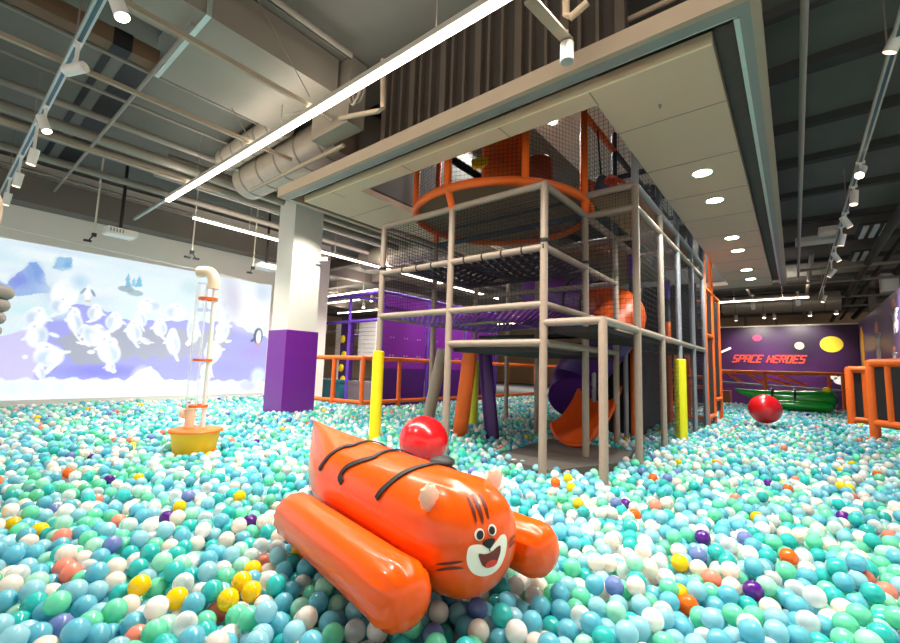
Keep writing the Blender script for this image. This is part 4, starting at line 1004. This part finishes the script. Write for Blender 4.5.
led('long bright linear light running diagonally over the left of the pit', (-9.22, 2.66, 4.0), (1.6, 2.70, 4.0), tray=(-11.3, 2.66, 4.0), upf=.07)
led('bright linear light running past the white column towards the back', (-9.88, 3.35, 4.0), (-9.88, 15.4, 4.0), upf=.14)
led('short linear light far behind above the purple frame', (-16.5, 11.25, 4.0), (-12.9, 11.2, 4.0))
led('linear light crossing above the purple back mural', (-2.6, 20.5, 4.0), (.5, 20.5, 4.0))
led('linear light far left behind the purple frame', (-22, 16, 4.1), (-15, 16, 4.1))
for k, (xa, xb, yy) in enumerate(((-26, -14, 24.8), (-13.5, -7, 23.5), (-25, -16, 12.8))):
    led('added linear light in the far left hall, '+['deepest row', 'row behind the purple wall', 'row left of the purple frame'][k], (xa, yy, 4.05), (xb, yy, 4.05))  # extra fixtures added to brighten the dark far hall
# big air duct and insulated ducts
dx0, dx1 = G(235, 112, 4.4)[0], G(300, 72, 4.4)[0]
ad = thing('air_duct', 'wide flat grey air duct under the upper left ceiling', 'duct', ((dx0+dx1)/2, 1.2, 4.4))
MB().bx(-5.0, dx1, -3, 1.43, 4.4, 4.88).build('duct_section', DUCT, ad); MB().bx(dx0, dx1, 1.45, 2.98, 4.4, 4.88).build('duct_section', DUCT, ad)
MB().bx(dx0-.02, dx1+.02, 1.42, 1.47, 4.385, 4.89).build('flange', ALU, ad); MB().bx(-5.02, dx1+.02, .4, .45, 4.385, 4.89).build('flange', PIPE, ad)
def insul(p, q, r, lab, rings=5):
    t = thing('insulated_duct', lab, 'duct', tuple((Vector(p)+Vector(q))/2)); MB().tube([p, q], r, 24).build('duct_tube', SILVER, t)
    for k in range(rings):
        c = Vector(p).lerp(Vector(q), (k+.5)/rings); d = (Vector(q)-Vector(p)).normalized()*.02; MB().tube([c-d, c+d], r+.008, 24).build('band', DUCT, t)
insul((-8.2, 3.70, 4.48), (-5.18, 3.70, 4.48), .33, 'silver insulated duct behind the long linear light')
insul((-7.9, 3.12, 4.62), (-5.95, 3.12, 4.62), .19, 'smaller silver duct just beyond the long linear light')
insul((-11, 9.0, 4.45), (-6.6, 9.0, 4.45), .34, 'round duct above the top of the white column')
insul((-2.6, 24, 4.3), (1.6, 24, 4.3), .42, 'wide round duct above the back mural', 4)
tag(MB().bx(-5.0, -4.2, 3.03, 3.28, 4.0, 4.88).build('duct_box', DUCT, loc=(-4.6, 3.15, 4.0)), 'brown grey duct box at the end of the dark studded wall', 'duct')
# steel channels running with the room
for (a, b_, zz, y0, y1, lab) in ((200, 45, 4.12, -2, 3.0, 'flat steel channel crossing above the linear light nearest the camera'), (110, 82, 4.12, -2, 3.3, 'flat steel channel crossing above the linear light, middle of three'), (90, 150, 4.12, -2, 3.2, 'flat steel channel crossing above the linear light, farthest of three')):
    X = G(a, b_, zz)[0]; tag(MB().bx(X-.025, X+.025, y0, y1, zz-.02, zz+.03).build('steel_channel', BEAM, loc=(X, (y0+y1)/2, zz)), lab, 'channel')
X = G(80, 28, 4.4)[0]; tag(MB().bx(X-.09, X+.09, -3, 1.38, 4.36, 4.54).bx(X-.095, X+.095, .95, 1.12, 4.35, 4.55, 1).build('steel_beam', [mat('beam_brown', (112, 88, 66), .7, var=.1), BLACK], loc=(X, 0, 4.4)), 'thick brown beam with black wrap at the upper left beside the track light', 'beam')
PY = [(10, 84, 4.55, .05, 'grey pipe below the brown beam at upper left'), (10, 108, 4.5, .085, 'thick grey pipe, upper of the pair crossing the upper left ceiling'), (10, 122, 4.45, .085, 'thick grey pipe, lower of the pair crossing the upper left ceiling'), (10, 148, 4.5, .07, 'dark pipe below the thick pipe pair at left'), (10, 165, 4.55, .03, 'thin pipe above the left wall beam'), (10, 176, 4.5, .025, 'thin conduit close to the left wall beam'), (60, 30, 4.7, .03, 'thin pipe beside the brown beam'), (20, 58, 4.75, .025, 'thin ceiling pipe between beam and pipe pair')]
for a, b_, zz, r, lab in PY: pipe_y(a, b_, zz, -3, 8.5 if r > .04 else 7.5, r, PIPE if r < .08 else DUCT, lab)
pipe_x(130, 100, 4.3, -11.9, -4.5, .022, PIPE, 'thin conduit rising diagonally at upper left', 'conduit')
pipe_x(330, 152, 3.92, -7.2, -4.6, .03, BEAM, 'pale conduit just above the beige beam at left', 'conduit')
pipe_x(628, 20, 4.05, -1.5, .3, .025, BEAM, 'pale conduit above the beige beam beside the white cylinder lamp', 'conduit')
pipe_y(804.5, 2, 4.0, -1, 16.5, .03, PIPE, 'long thin conduit right of the ceiling panel', 'conduit')
for k, (a, b_) in enumerate(((330, 40), (338, 46))): pipe_y(a-20, b_-14, 4.72, -3, 2.9, .045, PIPE, ('upper' if k == 0 else 'lower')+' twin pipe beside the air duct')
for a, b_, zz, r, lab in ((300, 232, 4.6, .06, 'pipe above the second linear light near the column'), (350, 236, 4.6, .05, 'pipe passing behind the ceiling panel corner'), (230, 195, 4.6, .05, 'grey pipe left of the white column top'), (250, 186, 4.7, .07, 'thick pipe left of the ceiling panel corner')):
    pipe_y(a, b_, zz, 2.5, 30, r, PIPE, lab)
# dark slots between ceiling boards
for (ya, yb, xa, xb) in ((1.30, 1.62, -11.5, -6.3), (1.08, 1.16, -11.5, -6.3)): struct(MB().bx(xa, xb, ya, yb, CZ-.012, CZ-.002).build('trim_slot', CAVE))
# beams of the right ceiling and far rows
for k, (yy, hh_) in enumerate(((3.6, .22), (5.3, .14), (6.4, .3), (8.0, .16), (9.4, .24), (11.2, .2), (13.2, .26), (15.5, .2), (18, .26), (21, .3), (24, .3), (27.5, .3), (31, .3))): struct(MB().bx(-1.0 if yy < 15 else -8, 12, yy, yy+hh_*.7, CZ-.12, CZ).build('ceiling_rib', CEILD))
for yy in (9.5, 12, 15, 18, 22, 26): struct(MB().bx(-29, -6.6, yy, yy+.3, CZ-.3, CZ).build('ceiling_rib', CONC))
for xx_ in (-14.5, -18, -22): struct(MB().bx(xx_, xx_+.3, 8.3, 34, CZ-.4, CZ).build('ceiling_rib', CONC))
for k, (xa, zz, r, lab) in enumerate(((1.75, 4.35, .09, 'dark pipe right of the right track, upper'), (2.15, 4.45, .06, 'dark thin pipe right of the right track'), (2.7, 4.5, .12, 'dark thick pipe over the violet wall'), (-1.4, 4.55, .05, 'grey pipe over the far mural, left one'), (.5, 4.5, .06, 'grey pipe over the far mural beside the track'))):
    tag(MB().tube([(xa, 4 if xa > 1 else 15.5, zz), (xa, 33, zz)], r, 12).build('ceiling_pipe', CEILD if xa > 1 else PIPE, loc=(xa, 18, zz)), lab, 'pipe')
for k, yy in enumerate((16.8, 19.2, 23, 26)): tag(MB().tube([(-8 if yy > 18 else .2, yy, 4.3), (8, yy, 4.3)], .045, 10).build('ceiling_pipe', PIPE, loc=(1, yy, 4.3)), ['cross pipe over the right track end', 'cross pipe before the far linear light', 'cross pipe behind the back mural', 'farthest cross pipe behind the back mural'][k], 'pipe')
for k, (xp, yp) in enumerate(((2.6, 17), (3.0, 19.5), (2.45, 23.2), (4, 26), (-.6, 25), (-1.9, 26.5))): tag(MB().bar((xp, yp, FZ), (xp, yp, CZ), .22 if xp > 0 else .1, .22 if xp > 0 else .1).build('steel_post', CONC, loc=(xp, yp, FZ)), ['dark steel post just over the violet wall top', 'dark steel post farther along behind the violet wall', 'dark steel post at the corner of both murals', 'dark steel post behind the corner', 'thin grey post behind the back mural, right one', 'thin grey post behind the back mural, left one'][k], 'post')
# track lights
def track(lab, p, q, m=ALU):
    t = thing('track_rail', lab, 'track', tuple((Vector(p)+Vector(q))/2)); MB().bar(p, q, .07, .05).build('rail_body', m, t); MB().bar(Vector(p)+Vector((0, 0, -.028)), Vector(q)+Vector((0, 0, -.028)), .03, .008).build('slot', mat('slot_blue', (70, 100, 112), .4, .4), t)
    d = Vector(q)-Vector(p)
    for k in range(4): c = Vector(p)+d*(k+.5)/4; MB().tube([c, (c.x, c.y, CZ)], .008, 6).build('hanger', PIPE, t)
track('aluminium light track at the upper left corner', (-11.9, .64, 4.0), (-1.5, .64, 4.0)); track('aluminium light track running to the back at upper right', (.86, 3.5, 4.16), (.86, 22, 4.16), WARMW)
def spot(p, d, lab, r=.045, L_=.22, glow=SPOTD, rail_z=4.0, energy=0, grp=None):
    p = Vector(p); d = Vector(d).normalized(); t = thing('spot_lamp', lab, 'spotlight', tuple(p), grp)
    MB().tube([p-d*L_/2, p+d*(L_/2-.004)], r, 18).build('lamp_body', WHITEP, t); MB().tube([p+d*(L_/2-.006), p+d*(L_/2+.002)], r*.86, 18).build('lens', glow, t)
    MB().box((p.x, p.y, (p.z+rail_z)/2), (.03, .03, max(.04, rail_z-p.z)), 0).build('bracket', WHITEP, t)
    MB().box((p.x, p.y, rail_z-.03), (.10, .05, .04)).build('adapter', WHITEP, t)
    if energy:
        ld = bpy.data.lights.new('spot_beam', 'SPOT'); ld.energy = energy; ld.spot_size = math.radians(70); ld.spot_blend = .7; ld.shadow_soft_size = .05; ld.color = (1, .92, .82)
        lo = bpy.data.objects.new('spot_beam', ld); C.objects.link(lo); lo.location = p+d*(L_/2+.02); lo.rotation_euler = (-d).to_track_quat('Z', 'Y').to_euler()
SPW = 160
for k, ((a, b_), d) in enumerate((((118, 5), (.3, .3, -1)), ((75, 69), (-.8, -.5, -.15)), ((44, 124), (.35, .35, -1)), ((33, 157), (-.15, -.1, -1)), ((18, 180), (-.15, -.1, -1)), ((7, 199), (-.15, -.1, -1)))):
    spot(AY(a, b_, .64), d, ['white track spotlight at the top edge of the upper left track', 'white track spotlight turned sideways on the upper left track', 'third white spotlight down the upper left track, tilted right', 'fourth white spotlight down the upper left track', 'fifth white spotlight down the upper left track', 'last white spotlight at the lower end of the upper left track'][k], .05, .21, SPOTG if k in (0, 2) else SPOTD, 4.0, SPW if k < 3 else 40)
for k, (a, b_) in enumerate(((897, 38), (861, 172), (854, 198), (846, 222), (842, 240), (836, 257), (832, 273), (824, 299))):
    spot(AX(a, b_, .86), [(-.5, .3, -1), (-.25, -.75, -.7), (-.1, -.2, -1), (.55, .3, -1), (-.2, .2, -1), (.5, .1, -1), (-.6, .2, -.8), (-.4, -.2, -1)][k], ['white track spotlight at the right photo edge on the right track', 'glaring white track spotlight, second along the right track', 'white spotlight just after the glaring one on the right track', 'white spotlight fourth along the right track turned right', 'white spotlight fifth along the right track', 'white spotlight sixth along the right track', 'white spotlight seventh along the right track', 'white spotlight at the far end of the right track'][k], .055, .24, SPOTG if k == 1 else SPOTD, 4.16, {0: 160, 1: 160, 3: 420, 5: 420}.get(k, 0))
for k, (a, b_) in enumerate(((753, 306), (798, 302), (764, 315), (774.5, 316), (810, 313), (836, 311), (736, 318))):
    spot(AY(a, b_, 19.6 if k < 2 else 25), (0, 1.2 if k < 2 else -.2, -1), ['white pendant spot left below the far linear light', 'white pendant spot right below the far linear light', 'small pendant spot behind the mural, second from left', 'small pendant spot behind the mural, third from left', 'small pendant spot behind the mural above the yellow planet', 'glowing small spot behind the mural near the right track end', 'small pendant spot behind the mural, leftmost'][k], .07, .28, SPOTG if k in (2, 4, 5) else SPOTD, 4.1 if k < 2 else 4.4, 300 if k < 2 else 0)
for k, (xx_, yy) in enumerate(((-16.5, 13.5), (-15.2, 14), (-13.6, 13.2), (-14.4, 12.2))): spot((xx_, yy, 3.9), (.3, -.3, -1), ['small spot behind the column, leftmost', 'small spot behind the column, second', 'small spot behind the column, third', 'small spot behind the column, nearest the linear light'][k], .07, .26, SPOTG, 4.2, 50)
for k, (yy, tx, ty, tz) in enumerate(((4.5, -8.2, 5.0, 2.2), (8.4, -9.6, 9.4, 1.8), (10.6, -9.6, 11.4, 1.8), (12.6, -9.6, 13.4, 1.8))):
    q = Vector((-6.5, yy, 4.15)); spot(q, Vector((tx, ty, tz))-q, ['added wall washing spot aimed at the white column', 'added wall washing spot aimed at the purple wall, nearest', 'added wall washing spot aimed at the purple wall, middle', 'added wall washing spot aimed at the purple wall, farthest'][k], .05, .2, SPOTG, 4.5, 260)  # spots added to brighten the column face and the purple wall
# white cylinder lamp with its bracket
cl = thing('cylinder_lamp', 'white cylinder lamp hanging before the beige beam at top centre', 'lamp', tuple(AY(567, 53, 3.1)))
c = Vector(AY(567, 53, 3.1)); MB().lathe([(.052, -.08), (.056, -.075), (.056, .08), (.03, .085), (.012, .12), (.012, .2)], c, 24).build('lamp_body', WHITEP, cl)
MB().lathe([(.0, -.083), (.05, -.081)], c, 24).build('lens', ALU, cl)
MB().bar(c+Vector((0, .02, .12)), Vector(AY(530, 0, 2.4)), .09, .02).build('bracket_plate', BEAM, cl)
# downlights in the panel
for k, yy in enumerate((6.1, 7.2, 9.4, 10.45, 12.5, 13.75)):
    t = thing('downlight', 'round recessed downlight in the ceiling panel, '+['nearest', 'second', 'third', 'fourth', 'fifth', 'farthest'][k]+' of the six', 'downlight', (-.83, yy, 3.59), 'downlights in the ceiling panel')
    MB().lathe([(.105, 3.592), (.125, 3.592), (.125, 3.599), (.105, 3.599), (.105, 3.592)], (-.83, yy, 0), 28, caps=False).build('trim_ring', WHITEP, t); MB().lathe([(0, 3.594), (.105, 3.594)], (-.83, yy, 0), 28).build('glow_disc', LEDD, t)
    ld = bpy.data.lights.new('downlight_beam', 'SPOT'); ld.energy = 190; ld.spot_size = math.radians(120); ld.spot_blend = .6; ld.shadow_soft_size = .1; ld.color = (.96, 1, .97)
    lo = bpy.data.objects.new('downlight_beam', ld); C.objects.link(lo); lo.location = (-.83, yy, 3.57)
gw = G(553, 123, 5.58)
for k, (xx_, yy) in enumerate(((float(gw[0]), float(gw[1])), (-2.2, 11.0), (-2.2, 13.5), (-4.6, 6.5))):
    t = thing('well_downlight', 'small ceiling downlight high in the well, '+['nearest one', 'second one', 'farthest one', 'left one'][k], 'downlight', (xx_, yy, 5.58))
    MB().lathe([(0, 5.585), (.045, 5.585), (.06, 5.58), (.06, 5.6)], (xx_, yy, 0), 20).build('glow_disc', SPOTG, t)
    ld = bpy.data.lights.new('well_beam', 'SPOT'); ld.energy = 120; ld.spot_size = math.radians(150); ld.spot_blend = .5; ld.shadow_soft_size = .1
    lo = bpy.data.objects.new('well_beam', ld); C.objects.link(lo); lo.location = (xx_, yy, 5.55)
# sprinklers on the panel
for k, (a, b_) in enumerate(((660, 105),)): g = G(a, b_, 3.6); tag(MB().lathe([(.018, 3.6), (.018, 3.595), (.008, 3.59), (.008, 3.575), (.014, 3.572), (.014, 3.568)], (g[0], g[1], 0), 12).build('sprinkler', PIPE, loc=(g[0], g[1], 3.57)), 'small dark sprinkler under the ceiling panel', 'sprinkler')
# projectors, sensors and camera
def projector(p, lab, rz):
    p = Vector(p); t = thing('projector', lab, 'projector', tuple(p)); c, s_ = math.cos(rz), math.sin(rz)
    MB().box(p, (.36, .50, .12), rz).box(p+Vector((0, 0, -.065)), (.33, .46, .02), rz).build('case', WHITEP, t)
    f = p+Vector((-.18*c, -.18*s_, 0)); MB().tube([f, f+Vector((-.03*c, -.03*s_, 0))], .045, 16).build('lens', BLK, t)
    for k in range(5): q = p+Vector((.184*c-(-.2+.05*k)*s_, .184*s_+(-.2+.05*k)*c, 0)); MB().box(q, (.006, .02, .07), rz).build('vent', PIPE, t)
    MB().tube([p+Vector((0, 0, .06)), (p.x, p.y, CZ)], .03, 10).build('pole', BLK, t); MB().box(p+Vector((0, 0, .08)), (.2, .2, .03), rz).build('mount', BLK, t)
projector(AX(120, 233, -10.5), 'white projector on a black pole above the left end of the projected picture', .05); projector(AX(266, 267, -10.5), 'white projector hanging beside the white column', .05)
def sensor(p, lab, two=False):
    p = Vector(p); t = thing('ceiling_sensor', lab, 'sensor', tuple(p)); MB().tube([p, (p.x, p.y, CZ)], .016, 10).build('pole', WARMW, t); MB().box(p, (.07, .07, .07)).build('joint', BLK, t)
    for s_ in ((-1, 1) if two else (-1,)): MB().tube([p, p+Vector((.02, s_*.07, -.12))], .012, 8).build('arm', BLK, t); MB().box(p+Vector((.02, s_*.09, -.14)), (.06, .12, .04)).build('head', BLK, t)
sensor(AX(94, 235, -10.5), 'black sensor on a white pole left of the first projector'); sensor(AX(192, 252, -10.5), 'black twin sensor on a pole between the two projectors', True); sensor(AX(253, 268, -10.5), 'black knob ended white pole left of the second projector')
tag(MB().tube([AX(0, 226, -11.0), AX(262, 284, -11.0)], .012, 8).build('truss_wire', WHITEP, loc=tuple(AX(130, 255, -11.0))), 'thin white cable line strung above the projected picture', 'cable')
cc = thing('security_camera', 'white security camera on the right side of the white column', 'camera', tuple(AX(318, 262, -8.08)))
p = Vector(AX(318, 262, -8.05)); MB().box(p+Vector((.0, .0, .0)), (.07, .1, .1)).build('mount', WHITEP, cc); MB().bar(p+Vector((.03, 0, .05)), p+Vector((.2, .12, .06)), .09, .08).build('camera_body', WHITEP, cc); MB().tube([p+Vector((.2, .12, .06)), p+Vector((.215, .13, .06))], .03, 12).build('lens', BLK, cc)
# right ceiling boxes and grille lights
for k, (a, b_) in enumerate(((874, 231), (864, 256))):
    g = Vector(G(a, b_, 4.5)); t = thing('grille_light', ['nearer', 'farther'][k]+' unlit twin grille light over the violet wall', 'light', tuple(g)); MB().box(g+Vector((0, 0, .04)), (.6, 1.15, .06)).build('tray', CEILD, t)
    for s_ in (-.18, 0, .18): MB().box(g+Vector((s_, 0, -.0)), (.09, 1.1, .05)).build('tube_cover', WHITEP, t)
g = Vector(G(889, 283, 4.2)); tag(MB().box(g, (.42, .4, .6)).box(g+Vector((0, -.21, 0)), (.36, .02, .54)).build('speaker_box', WHITEP, loc=g), 'white box hanging above the violet right wall', 'box')
for k, (a, b_, w) in enumerate(((818, 240, .9), (830, 231, .42))): g = Vector(G(a, b_, 4.5)); tag(MB().box(g, (w, .5, .12)).box(g+Vector((0, 0, -.065)), (w*.9, .42, .015)).build('fan_coil_unit', WARMW, loc=g), ['wide pale ceiling unit left of the right track', 'small pale box beside the wide ceiling unit'][k], 'ceiling unit')
# cable coil and hanging pipes by the silver duct
g = Vector(AY(355, 92, 2.9)); tag(MB().tube([g+Vector((.12*math.cos(2*PI*k/28), .02*math.sin(4*PI*k/28), .14*math.sin(2*PI*k/28))) for k in range(28)], .018, 8, closed=True).tube([g+Vector((.03+.1*math.cos(2*PI*k/28), .03, .12*math.sin(2*PI*k/28))) for k in range(28)], .015, 8, closed=True).build('cable_coil', PIPE, loc=g), 'coiled cable hanging by the long linear light', 'cable')
tag(MB().tube([AY(383, 60, 3.0), AY(383, 108, 3.0), AY(378, 111, 3.0), AY(340, 118, 3.0)], .03, 10).build('elbow_pipe', BEAM, loc=tuple(AY(383, 108, 3.0))), 'pale elbow pipe beside the coiled cable', 'pipe')
tag(MB().tube([AY(566, -10, 3.0), AY(566, 14, 3.0), AY(571, 17, 3.0), AY(588, 2, 3.0)], .03, 10).build('elbow_pipe', BEAM, loc=tuple(AY(566, 14, 3.0))), 'pale elbow pipe at the top edge right of the lamp bracket', 'pipe')
for k, (a, b_) in enumerate(((205, 62), (258, 0), (345, 100))):
    g = G(a, b_, 4.85); tag(MB().tube([g, (g[0]+.02, 2.55, 4.1)], .006, 6).build('hanging_cable', PIPE, loc=tuple(g)), ['thin cable down to the linear light beside the duct', 'thin cable at the air duct edge', 'thin cable near the cable coil'][k], 'cable')

# ------------------------------------------------------------------ light and world
sc = bpy.context.scene
w = bpy.data.worlds.new('hall_ambient'); w.use_nodes = True; sc.world = w
bg = w.node_tree.nodes['Background']; bg.inputs[0].default_value = (1, .92, .84, 1); bg.inputs[1].default_value = .8
def area(p, sx, sy_2, en, col=(1, .94, .87), rot=(0, 0, 0)):
    ld = bpy.data.lights.new('hall_lamp', 'AREA'); ld.shape = 'RECTANGLE'; ld.size = sx; ld.size_y = sy_2; ld.energy = en; ld.color = col
    lo = bpy.data.objects.new('hall_lamp', ld); C.objects.link(lo); lo.location = p; lo.rotation_euler = rot
led('linear light over the near left of the pit behind the viewer', (-6, -1.2, 4.0), (1.5, -1.2, 4.0)) if False else None
sc.cycles.transparent_max_bounces = 16
sc.cycles.max_bounces = 8
sc.view_settings.view_transform = 'Standard'; sc.view_settings.look = 'None'; sc.view_settings.gamma = 1; sc.view_settings.use_curve_mapping = False
sc.view_settings.exposure = 0.64

GR = {'spotlight': 'white track and pendant spotlights', 'light': 'linear lights under the ceiling', 'projector': 'projectors before the picture wall', 'sensor': 'sensors on ceiling poles', 'barrier': 'orange padded barriers', 'pipe': 'pipes under the ceiling', 'conduit': 'conduits under the ceiling', 'duct': 'ducts under the ceiling', 'ball launcher': 'ball launchers', 'wall decal': 'printed decals of the murals', 'post': 'steel posts behind the murals', 'channel': 'steel channels above the linear light', 'track': 'light tracks', 'board': 'white slatted boards', 'bench': 'padded benches', 'cable': 'hanging cables', 'ceiling unit': 'ceiling units at right'}
for o in bpy.data.objects:
    if o.parent is None and o.get('category') in GR and not o.get('group'): o['group'] = GR[o['category']]
    if o.get('category') == 'ball' and o.name.startswith('exercise'): o['group'] = 'red exercise balls'
